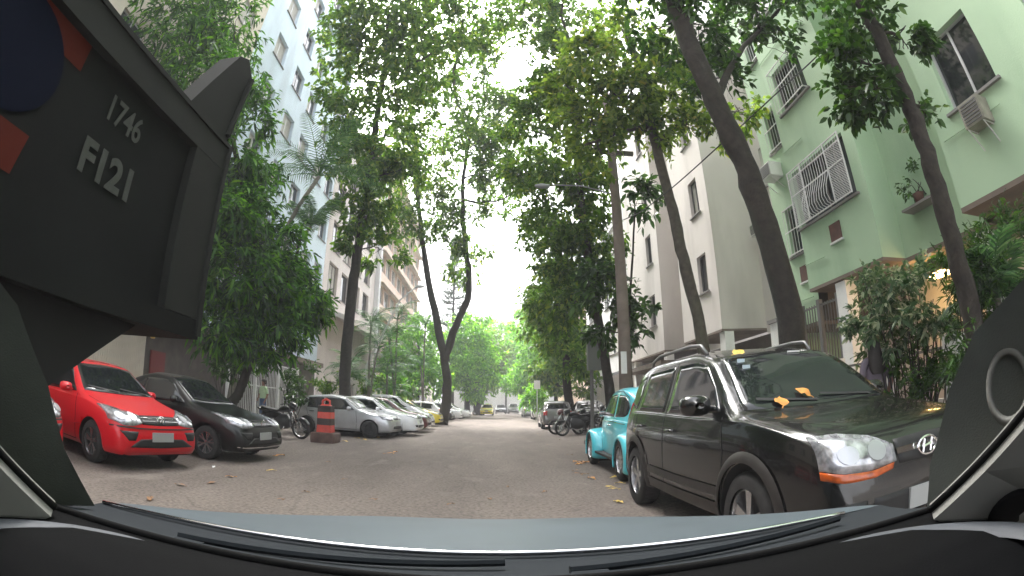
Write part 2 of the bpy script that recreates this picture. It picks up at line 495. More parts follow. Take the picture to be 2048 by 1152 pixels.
# --- left side -------------------------------------------------------
FL = Face('E', -11.5)
def block(name, label, lo, hi, m, cat='building'):
    t = empty(name, (lo[0], lo[1], 0), 0, label, cat)
    return t
def rel(t):  # parts are written in world coordinates
    t.location = (0, 0, 0); return t
ZL = [3.0 + 3.15 * k for k in range(9)]
# cream building (nearest left)
t = rel(empty('apartment_building', label='cream apartment building at the left edge, behind the dark truck', cat='building'))
hs_ = []
for yc in (-1.0, 2.2, 5.4, 8.6, 11.7, 14.66):
    for k in range(7): hs_.append((yc - .7, yc + .7, 3.75 + 3.15 * k + .45, 3.75 + 3.15 * k + 1.85))
b = MB(); facade(b, FL, -8, 16, 3.3, 26, hs_)
b.quad(FL(16, 0, 3.3), FL(16, -12, 3.3), FL(16, -12, 26), FL(16, 0, 26)); b.quad(FL(-8, 0, 26), FL(16, 0, 26), FL(16, -12, 26), FL(-8, -12, 26))
b.build('wall', M['w_cream'], t)
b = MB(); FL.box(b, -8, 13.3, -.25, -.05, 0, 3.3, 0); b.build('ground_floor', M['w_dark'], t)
b = MB(); FL.box(b, -8, 16, -.05, .35, 3.05, 3.28); b.build('ledge', M['soffit'], t)
for h in hs_[14:]: window(t, FL, h)
# pale blue building
t = rel(empty('apartment_building', label='pale blue apartment tower with small two-leaf windows, left of the street', cat='building'))
cols = [18.55, 21.55, 24.15, 27.1, 29.4]
hs_ = [(yc - .72, yc + .72, 5.45 + 3.12 * k, 6.95 + 3.12 * k) for yc in cols for k in range(8)]
b = MB(); facade(b, FL, 16.02, 30.5, 3.6, 31, hs_, depth=.25)
b.quad(FL(30.5, 0, 3.6), FL(30.5, -12, 3.6), FL(30.5, -12, 31), FL(30.5, 0, 31)); b.quad(FL(16.02, 0, 31), FL(30.5, 0, 31), FL(30.5, -12, 31), FL(16.02, -12, 31))
b.quad(FL(16.02, 0, 3.6), FL(16.02, -12, 3.6), FL(16.02, -12, 31), FL(16.02, 0, 31))
b.build('wall', M['w_blue'], t)
for h in hs_: window(t, FL, h, depth=.23)
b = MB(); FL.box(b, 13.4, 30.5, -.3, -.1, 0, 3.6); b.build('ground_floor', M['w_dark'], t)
b = MB(); FL.box(b, 16.02, 30.5, -.1, .5, 3.3, 3.58); b.build('ledge', M['soffit'], t)
b = MB(); FL.box(b, 13.75, 14.6, -.1, -.04, .15, 2.35); d_ = b.build('door', M['door_red'], t)
b = MB(); FL.box(b, 14.45, 14.52, -.04, .0, 1.1, 1.25); b.build('handle', M['alu'], d_)
# white metal gate, wall lamp above its end
t = rel(empty('metal_gate', label='cream ribbed metal gate glimpsed above the bright red hatchback', cat='gate'))
b = MB(); y = 6.0
while y < 13.2: FL.box(b, y, y + .07, .0, .05, .15, 2.95); y += .1
b.build('ribbed_panel', M['w_cream'], t)
b = MB(); FL.box(b, 5.9, 13.3, -.04, -.002, .13, 3.0); b.build('backing', M['w_cream'], t)
t = rel(empty('wall_lamp', label='small brass wall lamp at the top corner of the cream gate', cat='lamp'))
b = MB(); b.tube([(-11.6, 13.36, 2.75), (-11.25, 13.36, 2.8)], .02, 6); b.build('arm', M['black_plastic'], t)
b = MB(); b.lathe([(.0, .1), (.05, .09), (.09, 0), (.07, -.03), (0, -.03)], 14, c=(-11.22, 13.36, 2.72)); b.build('lamp_shade', mat('brass', (.5, .33, .08), .35, metal=.7), t)
# white street fence
def railfence(name, label, F, a0, a1, z0, z1, step, m, sign=False):
    t = rel(empty(name, label=label, cat='fence'))
    b = MB(); a = a0
    while a < a1: b.tube([F(a, 0, z0), F(a, 0, z1)], .014, 5); a += step
    b.build('bars', M[m], t)
    b = MB()
    for z in (z0 + .12, (z0 + z1) * .55, z1 - .05): F.box(b, a0, a1, -.02, .02, z - .02, z + .02)
    b.build('rails', M[m], t)
    a = a0
    while a <= a1 + .01:
        b = MB(); F.box(b, a - .05, a + .05, -.06, .06, z0 - .1, z1 + .08); b.build('post', M[m], t); a += (a1 - a0) / 3
    return t
FS = Face('E', -10.3)
railfence('iron_fence', 'white iron bar fence behind the standing man on the left pavement', FS, 17.2, 24.5, .2, 2.75, .16, 'white_paint')
t = rel(empty('notice_board', label='pale notice board fixed to the white iron fence', cat='sign'))
b = MB(); FS.box(b, 18.05, 18.75, .065, .1, 1.75, 2.75); b.build('panel', M['white_paint'], t)
b = MB(); FS.box(b, 18.15, 18.65, .102, .106, 2.2, 2.6); b.build('sheet', mat('sign_sheet', (.35, .5, .55), .6), t)
# rose-grey building with awnings
t = rel(empty('apartment_building', label='pinkish white building with large windows and a sloping canopy, behind the small palms', cat='building'))
hs_ = [(yc - 1.05, yc + 1.05, 8.7 + 3.1 * k, 10.9 + 3.1 * k) for yc in (32.6, 35.6, 38.8, 42) for k in range(4)]
hs_ += [(yc - .8, yc + .8, 1.0, 2.6) for yc in (33.5, 38.5, 43)]
b = MB(); facade(b, FL, 30.55, 45, 0, 23, hs_, depth=.3)
b.quad(FL(45, 0, 0), FL(45, -12, 0), FL(45, -12, 23), FL(45, 0, 23)); b.quad(FL(30.55, 0, 23), FL(45, 0, 23), FL(45, -12, 23), FL(30.55, -12, 23))
b.build('wall', M['w_rose'], t)
for h in hs_: window(t, FL, h, depth=.28, frame='frame_dark', leaves=3)
b = MB(); b.add([FL(30.6, .0, 7.5), FL(30.6, 2.2, 6.7), FL(44.9, 2.2, 6.7), FL(44.9, 0, 7.5), FL(30.6, .0, 7.2), FL(30.6, 2.2, 6.35), FL(44.9, 2.2, 6.35), FL(44.9, 0, 7.2)],
      [(0,1,2,3),(7,6,5,4),(1,5,6,2),(0,4,5,1),(3,2,6,7)]); b.build('canopy', M['w_rose'], t)
for y in (30.9, 37.5, 44.6):
    b = MB(); FL.box(b, y - .2, y + .2, 1.7, 2.1, 0.1, 6.55); b.build('column', M['w_rose'], t)
b = MB(); FL.box(b, 45.02, 45.7, -.5, .45, 0.1, 24.5); b.build('corner_pier', M['w_white'], t)
# pink building with ribbon windows
t = rel(empty('apartment_building', label='pink building with long ribbon windows and sun shades, farther down the left side', cat='building'))
hs_ = [(46.2 + 3.2 * i, 49.1 + 3.2 * i, 4.6 + 3.35 * k, 6.5 + 3.35 * k) for k in range(7) for i in range(8)]
b = MB(); facade(b, FL, 45.75, 72.2, 0, 28.5, hs_, depth=.3)
b.quad(FL(72.2, 0, 0), FL(72.2, -12, 0), FL(72.2, -12, 28.5), FL(72.2, 0, 28.5)); b.quad(FL(45.75, 0, 28.5), FL(72.2, 0, 28.5), FL(72.2, -12, 28.5), FL(45.75, -12, 28.5))
b.build('wall', M['w_pink'], t)
for h in hs_: window(t, FL, h, depth=.28, leaves=4, frame='white_paint', sill=False)
for k in range(7):
    z = 6.62 + 3.35 * k
    b = MB(); b.add([FL(46, 0, z), FL(46, .7, z - .3), FL(72, .7, z - .3), FL(72, 0, z), FL(46, 0, z + .06), FL(46, .7, z - .24), FL(72, .7, z - .24), FL(72, 0, z + .06)],
        [(0,1,2,3),(7,6,5,4),(1,5,6,2),(0,4,5,1),(3,2,6,7)]); b.build('sun_shade', M['w_cream'], t)
t = rel(empty('apartment_building', label='beige block far down the left side, mostly hidden by trees', cat='building'))
b = MB(); b.box((-24, 73, 0), (-13, 110, 14)); b.build('wall', M['w_cream'], t)
FF = Face('E', -13)
for k in range(4):
    for i in range(6): window(t, FF, (75 + 6 * i, 77 + 6 * i, 1.2 + 3.3 * k, 2.8 + 3.3 * k), depth=-.05, sill=False, frame='frame_dark')
# street end
t = rel(empty('end_building', label='white gabled building closing the far end of the street', cat='building'))
b = MB(); FE = Face('S', 96)
b.add([(-9, 96, 0), (13, 96, 0), (13, 96, 5.2), (8.2, 96, 5.6), (5.2, 96, 8.6), (.6, 96, 8.8), (-1.5, 96, 5.4), (-9, 96, 5.2)] + [(-9, 108, 0), (13, 108, 0), (13, 108, 5.2), (8.2, 108, 5.6), (5.2, 108, 8.6), (.6, 108, 8.8), (-1.5, 108, 5.4), (-9, 108, 5.2)],
      [tuple(range(8))] + [(i, (i + 1) % 8, (i + 1) % 8 + 8, i + 8) for i in range(8)])
b.build('wall', M['w_white'], t)
window(t, FE, (1.6, 4.6, 6.7, 8.0), depth=-.06, frame='frame_dark', sill=False)

# --- right side ------------------------------------------------------
FG = Face('W', 7.0)
t = rel(empty('apartment_building', label='mint green apartment building with barred windows on the right', cat='building'))
TOP = 15.0
bayA = [(6.78, 8.86, 4.86 + 2.88 * k, 6.24 + 2.88 * k) for k in (0, 2)]
upA = [(7.35, 8.6, 7.76, 9.0)]
holesA = [bayA[0], upA[0], (7.35, 8.6, 10.6, 11.9), (7.35, 8.6, 13.4, 14.6)]
b = MB()
facade(b, FG, 6.45, 8.95, 3.45, TOP, holesA, depth=.2)
facade(b, Face('S', 6.45), 7.0, 7.7, 3.45, TOP)
facade(b, Face('W', 7.7), 4.4, 6.45, 3.45, TOP)
holesB = [(2.86, 3.96, 5.05 + 2.9 * k, 6.4 + 2.9 * k) for k in (0, 1, 2)] + [(.6, 1.8, 5.1 + 2.9 * k, 6.4 + 2.9 * k) for k in (0, 1, 2)]
facade(b, FG, -6, 4.4, 3.6, TOP, holesB, depth=.2)
FG2 = Face('W', 7.25)
holesC = [(9.05, 9.8, 4.45 + 2.86 * k, 5.68 + 2.86 * k) for k in range(4)]
facade(b, FG2, 8.95, 10.3, 2.75, TOP, holesC, depth=.2)
b.quad((7, 8.95, 3.45), (7.25, 8.95, 3.45), (7.25, 8.95, TOP), (7, 8.95, TOP)); b.quad((7, 4.4, 3.6), (7.7, 4.4, 3.6), (7.7, 4.4, TOP), (7, 4.4, TOP))
b.quad((7.25, 10.3, 0), (9.6, 10.3, 0), (9.6, 10.3, TOP), (7.25, 10.3, TOP)); b.quad((7, -6, TOP), (16, -6, TOP), (16, 10.3, TOP), (7.25, 10.3, TOP))
b.build('wall', M['w_green'], t)
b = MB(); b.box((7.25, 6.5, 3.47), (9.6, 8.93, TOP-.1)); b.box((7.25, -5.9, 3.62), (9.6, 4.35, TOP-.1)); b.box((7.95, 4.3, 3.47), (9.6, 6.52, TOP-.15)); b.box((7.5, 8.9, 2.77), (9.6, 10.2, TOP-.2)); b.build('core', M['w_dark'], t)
b = MB(); b.box((7.002, 6.452, 3.38), (9.6, 8.945, 3.456)); b.box((7.002, -5.99, 3.52), (9.6, 4.395, 3.606)); b.box((7.702, 4.4, 3.362), (9.61, 6.451, 3.452)); b.box((7.27, 8.97, 2.66), (9.6, 10.28, 2.74))
b.build('soffit', M['soffit'], t)
b = MB(); b.box((9.3, -6, .13), (9.6, 10.28, 3.37)); b.build('ground_floor', M['w_grey'], t)
for (y, x) in ((7.9, 7.05), (4.6, 7.75), (1.6, 7.05)):
    b = MB(); b.box((x, y - .17, .13), (x + .32, y + .17, 3.35)); b.build('column', M['white_paint'], t)
window(t, FG, holesA[0], grille='belly', gd=.14, leaves=4, depth=.18, cur=0, frame='frame_dark')
for h in holesA[1:]: window(t, FG, h, grille='cage', gd=.16, leaves=2, depth=.18, cur=0, frame='frame_dark')
for h in holesB: window(t, FG, h, leaves=2, depth=.18, frame='alu', glass='glass', fw=.045, cur=0)
for h in holesC: window(t, FG2, h, grille='cage', gd=.08, leaves=1, depth=.18, cur=0, frame='frame_dark')
for (F, a, z) in ((FG, 7.5, 4.18), (FG2, 9.15, 3.75)):
    b = MB(); F.box(b, a, a + .38, .003, .02, z, z + .38); r_ = b.build('brick_recess', M['brick_red'], t)
    b = MB(); F.box(b, a - .03, a + .41, .0, .05, z - .04, z - .003); b.build('sill', M['grille'], r_)
for (F, a0, a1, z) in ((FG, 8.1, 8.93, 6.85), (FG, 7.7, 8.93, 9.6), (FG, 8.2, 8.93, 4.0), (FG2, 9.1, 10.2, 3.35), (FG, 3.0, 4.3, 4.7)):
    b = MB(); b.tube([F(a0, .03, z - .02), F(a1, .03, z)], .013, 5); b.build('pipe', M['w_green'], t)
# gate, ground floor wall, lamp
t = railfence('entrance_gate', 'tall grey bar gate under the mint green building, behind the leaning trunk', Face('W', 7.12), 8.1, 10.2, .2, 3.1, .1, 'grille_dark')
ac_unit(FG2, 9.75, 6.55, .5, .38, .4, 'white air conditioner below the barred window at the corner of the green building')
ac_unit(FG, 3.42, 4.5, .42, .4, .32, mt='ac_grey', label='air conditioner in a rusty box below the large dark window of the green building')
t = rel(empty('ceiling_lamp', label='lit warm ceiling lamp under the overhang of the green building', cat='lamp'))
b = MB(); b.box((8.28, 6.0, 3.05), (8.58, 6.45, 3.12)); b.build('diffuser', mat('lamp_glow', (1, .8, .5), .5, emit=(1, .62, .2), estr=9), t)
b = MB(); b.box((8.24, 5.96, 3.125), (8.62, 6.49, 3.36)); b.build('housing', M['black_plastic'], t)
pl = bpy.data.lights.new('lamp_light', 'POINT'); pl.energy = 6; pl.color = (1, .6, .22); pl.shadow_soft_size = .1
plo = bpy.data.objects.new('lamp_light', pl); COL.objects.link(plo); plo.location = (8.1, 6.25, 2.95); plo.parent = t
# low garden wall with pillars
t = rel(empty('garden_wall', label='low pale wall with square pillars behind the black car on the right', cat='wall'))
b = MB(); b.box((6.3, -3, .13), (6.5, 7.6, .85)); b.build('wall', M['w_grey'], t)
for y in (1.4, 3.0, 4.6, 6.2, 7.6):
    b = MB(); b.box((6.25, y - .15, .13), (6.55, y + .15, 1.75)); b.build('pillar', M['white_paint'], t)
b = MB()
for k in range(60):
    y = -3 + k * .175
    b.tube([(6.4, y, .85), (6.4, y, 1.6)], .012, 4)
b.box((6.38, -3, 1.56), (6.42, 7.6, 1.6)); b.build('railing', M['grille_dark'], t)

# warm grey building
t = rel(empty('apartment_building', label='warm grey building with projecting bays and small dark windows, beyond the green one', cat='building'))
TOP = 17
FW = Face('W', 7.5)
def bay(t, y0, y1, wins, zb=3.5):
    b = MB(); hs = [(a0, a1, z0 + 2.98 * k, z1 + 2.98 * k) for (a0, a1, z0, z1) in wins for k in range(4)]
    facade(b, FW, y0, y1, zb, TOP, hs, depth=.2)
    facade(b, Face('S', y0), 7.5, 9.3, zb, TOP)
    b.quad((7.5, y1, zb), (9.3, y1, zb), (9.3, y1, TOP), (7.5, y1, TOP)); b.quad((7.5, y0, TOP), (9.3, y0, TOP), (9.3, y1, TOP), (7.5, y1, TOP))
    b.build('bay', M['w_grey'], t)
    for h in hs: window(t, FW, h, depth=.18, leaves=2, frame='frame_dark')
    b = MB(); b.box((7.502, y0 + .002, zb - .07), (9.6, y1 - .002, zb + .006)); b.build('soffit', M['soffit'], t)
    b = MB(); b.box((7.75, y0 + .05, zb + .01), (9.2, y1 - .05, TOP - .1)); b.build('core', M['w_dark'], t)
bay(t, 14.6, 18.0, [(15.35, 16.15, 5.0, 6.4)])
bay(t, 20.3, 25.6, [(21.2, 22.0, 4.78, 6.25)])
FR = Face('W', 9.3)
b = MB(); hr = [(12.2, 13.4, 5.2 + 2.98 * k, 6.7 + 2.98 * k) for k in range(4)]
facade(b, FR, 10.32, 14.6, 3.3, TOP, hr, depth=.2); facade(b, FR, 18, 20.3, 3.3, TOP); b.quad((9.3, 10.32, TOP), (18, 10.32, TOP), (18, 25.6, TOP), (9.3, 25.6, TOP))
b.quad((9.3, 25.6, 0), (18, 25.6, 0), (18, 25.6, TOP), (9.3, 25.6, TOP))
b.build('wall', M['w_grey'], t)
for h in hr: window(t, FR, h, depth=.18)
b = MB(); b.box((9.35, 10.32, .13), (9.6, 25.6, 3.29)); b.build('ground_floor', M['w_dark'], t)
for y in (14.8, 20.5, 25.3):
    b = MB(); b.box((7.6, y - .2, .13), (7.95, y + .2, 3.42)); b.build('column', M['white_paint'], t)
b = MB(); b.box((6.9, 19.2, 2.75), (9.3, 25.4, 2.95)); b.build('canopy', M['soffit'], t)
ac_unit(FR, 13.9, 6.6, .5, .38, .5, 'air conditioner on a bracket between the grey building bays')
t = rel(empty('white_post', label='narrow white gate post beside the leaning trunk', cat='post'))
b = MB(); b.box((7.05, 10.55, .13), (7.4, 10.9, 3.0)); b.build('shaft', M['white_paint'], t)
b = MB(); b.box((7.0, 10.5, 3.003), (7.45, 10.95, 3.1)); b.build('cap', M['sill'], t)
# white building
t = rel(empty('apartment_building', label='white building with wide white gridded windows beyond the concrete pole', cat='building'))
hs_ = [(y0, y0 + 4.2, 4.35 + 3.1 * k, 6.1 + 3.1 * k) for y0 in (27.2, 32.6) for k in range(3)]
b = MB(); facade(b, Face('W', 7.5), 25.65, 38, 3.2, 13.2, hs_, depth=.2)
facade(b, Face('S', 25.65), 7.5, 9.3, 3.2, 13.2); b.quad((7.5, 25.65, 13.2), (18, 25.65, 13.2), (18, 38, 13.2), (7.5, 38, 13.2)); b.quad((7.5, 38, 0), (18, 38, 0), (18, 38, 13.2), (7.5, 38, 13.2))
b.build('wall', M['w_white'], t)
for h in hs_: window(t, Face('W', 7.5), h, depth=.15, leaves=6, frame='white_paint')
b = MB(); b.box((8.2, 25.7, .13), (8.5, 37.9, 3.19)); b.build('ground_floor', M['w_grey'], t)
t = rel(empty('apartment_building', label='peach building with strip windows far down the right side', cat='building'))
hs_ = [(40 + 3 * i, 42.7 + 3 * i, 4.5 + 3.2 * k, 6.3 + 3.2 * k) for k in range(3) for i in range(7)]
b = MB(); facade(b, Face('W', 8.2), 39, 62, 0, 14, hs_, depth=.2); facade(b, Face('S', 39), 8.2, 18, 0, 14); b.quad((8.2, 39, 14), (18, 39, 14), (18, 62, 14), (8.2, 62, 14))
b.build('wall', M['w_pink'], t)
for h in hs_: window(t, Face('W', 8.2), h, depth=.18, leaves=3, frame='frame_dark', sill=False)

# ------------------------------------------------------------------ vehicles
def pchip(xs, ys, x):
    xs, ys, x = np.array(xs, float), np.array(ys, float), np.atleast_1d(np.array(x, float))
    h = np.diff(xs); d = np.diff(ys) / h; m = np.zeros(len(xs))
    m[0] = d[0]; m[-1] = d[-1]
    for i in range(1, len(xs) - 1):
        m[i] = 0 if d[i - 1] * d[i] <= 0 else 2 * d[i - 1] * d[i] / (d[i - 1] + d[i])
    k = np.clip(np.searchsorted(xs, x) - 1, 0, len(xs) - 2)
    t = np.clip((x - xs[k]) / h[k], 0, 1); hk = h[k]
    return (2*t**3-3*t**2+1)*ys[k] + (t**3-2*t**2+t)*hk*m[k] + (-2*t**3+3*t**2)*ys[k+1] + (t**3-t**2)*hk*m[k+1]
def catmull(P, sub):
    P = np.array(P, float); n = len(P); out = []
    for i in range(n - 1):
        p0, p1, p2, p3 = P[max(i-1,0)], P[i], P[i+1], P[min(i+2,n-1)]
        for s in range(sub):
            t = s / sub
            out.append(.5*((2*p1)+(-p0+p2)*t+(2*p0-5*p1+4*p2-p3)*t*t+(-p0+3*p1-3*p2+p3)*t**3))
    out.append(P[-1]); return out
def evaluated(o):
    dg = bpy.context.evaluated_depsgraph_get()
    dg.update()
    return bpy.data.meshes.new_from_object(o.evaluated_get(dg))
def body_mesh(S):
    """S: top[(u,z)], belt[(u,z)], plan[(u,w)], bot[(u,z)], tumble, wheels[(u,r,zc)] -> mesh, local y = -u"""
    L = S['L']
    us = sorted(set(list(np.round(np.concatenate([np.linspace(0, .35, 12), np.linspace(.35, L - .35, 46), np.linspace(L - .35, L, 12)]), 4))))
    zt = pchip(*zip(*S['top']), us); zb = pchip(*zip(*S['belt']), us); W = pchip(*zip(*S['plan']), us); z0 = pchip(*zip(*S['bot']), us)
    rings = []
    for i, u in enumerate(us):
        T, Z, B, w = zt[i], min(zb[i], zt[i] - .03), z0[i], W[i]
        hg = T - Z; H = Z - B
        t = min(1, max(0, (hg - .1) / .22)); t = t * t * (3 - 2 * t)
        wr = .945 * w - S.get('tumble', .3) * max(0, hg - .05)
        hood = [(.925*w, Z + .35*hg), (.87*w, Z + .72*hg), (.72*w, T - .06*hg), (.38*w, T), (0, T)]
        cab = [(.945*w - (.945*w - wr)*.5, Z + .5*(hg-.09)), (wr, T - .09), (wr - .06, T - .035), (wr*.6, T - .006), (0, T)]
        top = [(a[0]*(1-t) + c[0]*t, a[1]*(1-t) + c[1]*t) for a, c in zip(hood, cab)]
        half = [(0, B), (.5*w, B), (.86*w, B), (.965*w, B + .07*min(1, H/.5)), (w*.99, B + .28*H), (w, B + .55*H), (.99*w, B + .8*H), (.96*w, Z - .015), (.945*w, Z + .01)] + top
        pts = catmull(half, 3)
        left = [(-p[0], p[1]) for p in pts[::-1]][1:-1]
        rings.append([(p[0], -u, p[1]) for p in pts] + [(p[0], -u, p[1]) for p in left])
    n = len(rings[0]); V = [p for r in rings for p in r]; k = len(rings)
    F = [(i*n + j, (i+1)*n + j, (i+1)*n + (j+1) % n, i*n + (j+1) % n) for i in range(k-1) for j in range(n)]
    F.append(tuple(range(n))); F.append(tuple((k-1)*n + j for j in range(n-1, -1, -1)))
    me = bpy.data.meshes.new('body'); me.from_pydata(V, [], F)
    bm = bmesh.new(); bm.from_mesh(me); bmesh.ops.recalc_face_normals(bm, faces=bm.faces); bm.to_mesh(me); bm.free()
    if S.get('wheels'):
        o = bpy.data.objects.new('tmp', me); COL.objects.link(o)
        cuts = []
        for (u, r, zc) in S['wheels']:
            for sgn in (1, -1):
                b = MB(); x0, x1 = (S['W']*.5 - .29)*sgn, (S['W']*.5 + .3)*sgn
                b.tube([(x0, -u, zc), (x1, -u, zc)], r, 36)
                c = b.build('cut', M['wellblack']); COL.objects.unlink(c); COL.objects.link(c); cuts.append(c)
                md = o.modifiers.new('b', 'BOOLEAN'); md.operation = 'DIFFERENCE'; md.object = c; md.solver = 'EXACT'
        me2 = evaluated(o)
        bpy.data.objects.remove(o)
        for c in cuts: bpy.data.objects.remove(c)
        me = me2
    me.materials.clear()
    me.materials.append(M['wellblack']); me.materials.append(M['wellblack'])
    for p in me.polygons:
        c = p.center; dark = p.normal.z < -.8 and c.z < .35
        for (u, r, zc) in S.get('wheels', ()):
            if math.hypot(c.y + u, c.z - zc) < r * .985 or (abs(math.hypot(c.y + u, c.z - zc) - r) < .012 and abs(c.x) < S['W']*.5 - .0): 
                if abs(p.normal.x) < .3 or abs(c.x) < S['W']*.5 - .25: dark = True
        p.material_index = 1 if dark else 0
        p.use_smooth = True
    return me
def bvh_of(me):
    return BVHTree.FromPolygons([v.co.copy() for v in me.vertices], [tuple(p.vertices) for p in me.polygons])
def cast(bvh, mode, p, q):
    if mode == 'R': o, d = Vector((3, -p, q)), Vector((-1, 0, 0))
    elif mode == 'L': o, d = Vector((-3, -p, q)), Vector((1, 0, 0))
    elif mode == 'F': o, d = Vector((p, 3, q)), Vector((0, -1, 0))
    elif mode == 'B': o, d = Vector((p, -9, q)), Vector((0, 1, 0))
    else: o, d = Vector((p, -q, 5)), Vector((0, 0, -1))
    h = bvh.ray_cast(o, d)
    if h[0] is None: return None, -d
    n = h[1]
    if n.dot(d) > 0: n = -n
    return h[0], n
def resample(P, n):
    P = [np.array(p, float) for p in P]
    if len(P) == 1: return [P[0]] * n
    s = [0]
    for i in range(1, len(P)): s.append(s[-1] + np.linalg.norm(P[i] - P[i-1]) + 1e-6)
    return [np.array([np.interp(t, s, [p[k] for p in P]) for k in range(2)]) for t in np.linspace(0, s[-1], n)]
def patch(name, bvh, mode, top, bot, m, parent, off=.004, n=14, k=8, thick=.015, smooth=True, bulge=0):
    A, B = resample(top, n), resample(bot, n)
    G = []; last = None
    for j in range(k):
        row = []
        for i in range(n):
            t = j / (k - 1); p = A[i]*(1-t) + B[i]*t
            h, nn = cast(bvh, mode, p[0], p[1])
            if h is None: h = last if last is not None else Vector((0, 0, 0))
            else: last = h.copy()
            bl = bulge * math.sin(math.pi*i/(n-1)) * math.sin(math.pi*t)
            row.append((h + nn*(off + bl), h - nn*thick))
        G.append(row)
    V = [g[0] for r in G for g in r]; F = [(j*n+i, j*n+i+1, (j+1)*n+i+1, (j+1)*n+i) for j in range(k-1) for i in range(n-1)]
    ring = [(0, i) for i in range(n)] + [(j, n-1) for j in range(1, k)] + [(k-1, i) for i in range(n-2, -1, -1)] + [(j, 0) for j in range(k-2, 0, -1)]
    base = len(V); V += [G[j][i][1] for j, i in ring]; L = len(ring)
    for a in range(L):
        c = (a+1) % L
        F.append((ring[a][0]*n+ring[a][1], base+a, base+c, ring[c][0]*n+ring[c][1]))
    V = [tuple(v) for v in V]
    me = bpy.data.meshes.new(name); me.from_pydata(V, [], F)
    if mode in ('R', 'F', 'T', 'B', 'L'):
        bm = bmesh.new(); bm.from_mesh(me); bmesh.ops.recalc_face_normals(bm, faces=bm.faces); bm.to_mesh(me); bm.free()
    o = me_obj(name, me, m, parent, smooth)
    return o
def ribbon(b, bvh, mode, pts, w=.01, off=.003, n=None, mi=0):
    n = n or max(6, 4*len(pts)); P = resample(pts, n); V = []
    for i, p in enumerate(P):
        a, c = P[max(i-1, 0)], P[min(i+1, n-1)]; t = c - a; t = t/(np.linalg.norm(t)+1e-9); s = np.array([-t[1], t[0]])*w/2
        for q in (p+s, p-s):
            h, nn = cast(bvh, mode, q[0], q[1])
            if h is None:
                if not V: return
                V.append(V[-2] if len(V) > 1 else V[-1])
            else: V.append(tuple(h + nn*off))
    b.add(V, [(2*i, 2*i+1, 2*i+3, 2*i+2) for i in range(n-1)], mi)
def wheel(parent, x, u, r, side, w=.2, spokes=5, rimr=.62, style='alloy', turn=0, twin=False):
    """side +1: outer face towards +X"""
    s = side
    b = MB()
    prof = [(r*.66, -w/2), (r*.9, -w/2), (r*.97, -w*.42), (r, -w*.28), (r, w*.28), (r*.97, w*.42), (r*.9, w/2), (r*.66, w/2)]
    b.lathe(prof, 36, 'x')
    for q in range(36):
        if q % 1 == 0:
            a = 2*math.pi*q/36
            b.box((-w*.3, r*math.cos(a)-.006, r*math.sin(a)-.006), (w*.3, r*math.cos(a)+.006, r*math.sin(a)+.006))
    o = b.build('wheel', M['rubber'], parent, True)
    o.location = (x, -u, r); o.rotation_euler = (0, 0, turn)
    b = MB(); R0 = r*.67
    b.lathe([(R0*.98, -s*w*.2), (R0, s*w*.42), (R0*.93, s*w*.44), (R0*.88, s*w*.1)], 30, 'x')
    if style == 'steel':
        b.lathe([(R0*.9, s*w*.2), (R0*.6, s*w*.05), (R0*.3, s*w*.22), (.001, s*w*.24)], 30, 'x')
    else:
        b.lathe([(R0*.26, s*w*.15), (R0*.24, s*w*.34), (R0*.12, s*w*.38), (.001, s*w*.38)], 20, 'x')
        for q in range(spokes):
            a = 2*math.pi*(q+.25)/spokes
            offs = (-.11, .11) if twin else (0,)
            for da in offs:
                hw = (.055 if twin else .11)*R0*(5/spokes)**.5*1.3
                ca, sa = math.cos(a), math.sin(a); cb, sb = math.cos(a+da*1.6), math.sin(a+da*1.6)
                def P(rr, t, xx, c_, s_): return (s*xx, rr*c_ - t*s_, rr*s_ + t*c_)
                V = [P(R0*.15, -hw*.8, w*.36, ca, sa), P(R0*.15, hw*.8, w*.36, ca, sa), P(R0*.93, hw*1.25, w*.38, cb, sb), P(R0*.93, -hw*1.25, w*.38, cb, sb),
                     P(R0*.15, -hw*.8, w*.2, ca, sa), P(R0*.15, hw*.8, w*.2, ca, sa), P(R0*.93, hw*1.25, w*.25, cb, sb), P(R0*.93, -hw*1.25, w*.25, cb, sb)]
                b.add(V, [(0,1,2,3),(0,4,5,1),(1,5,6,2),(2,6,7,3),(3,7,4,0)])
    rm = b.build('rim', M['rimdark'] if style == 'dark' else M['rim'], o, False)
    b = MB(); b.lathe([(R0*.95, s*w*.08), (.001, s*w*.08)], 24, 'x'); b.build('brake_disc', M['rimdark'], o)
    return o
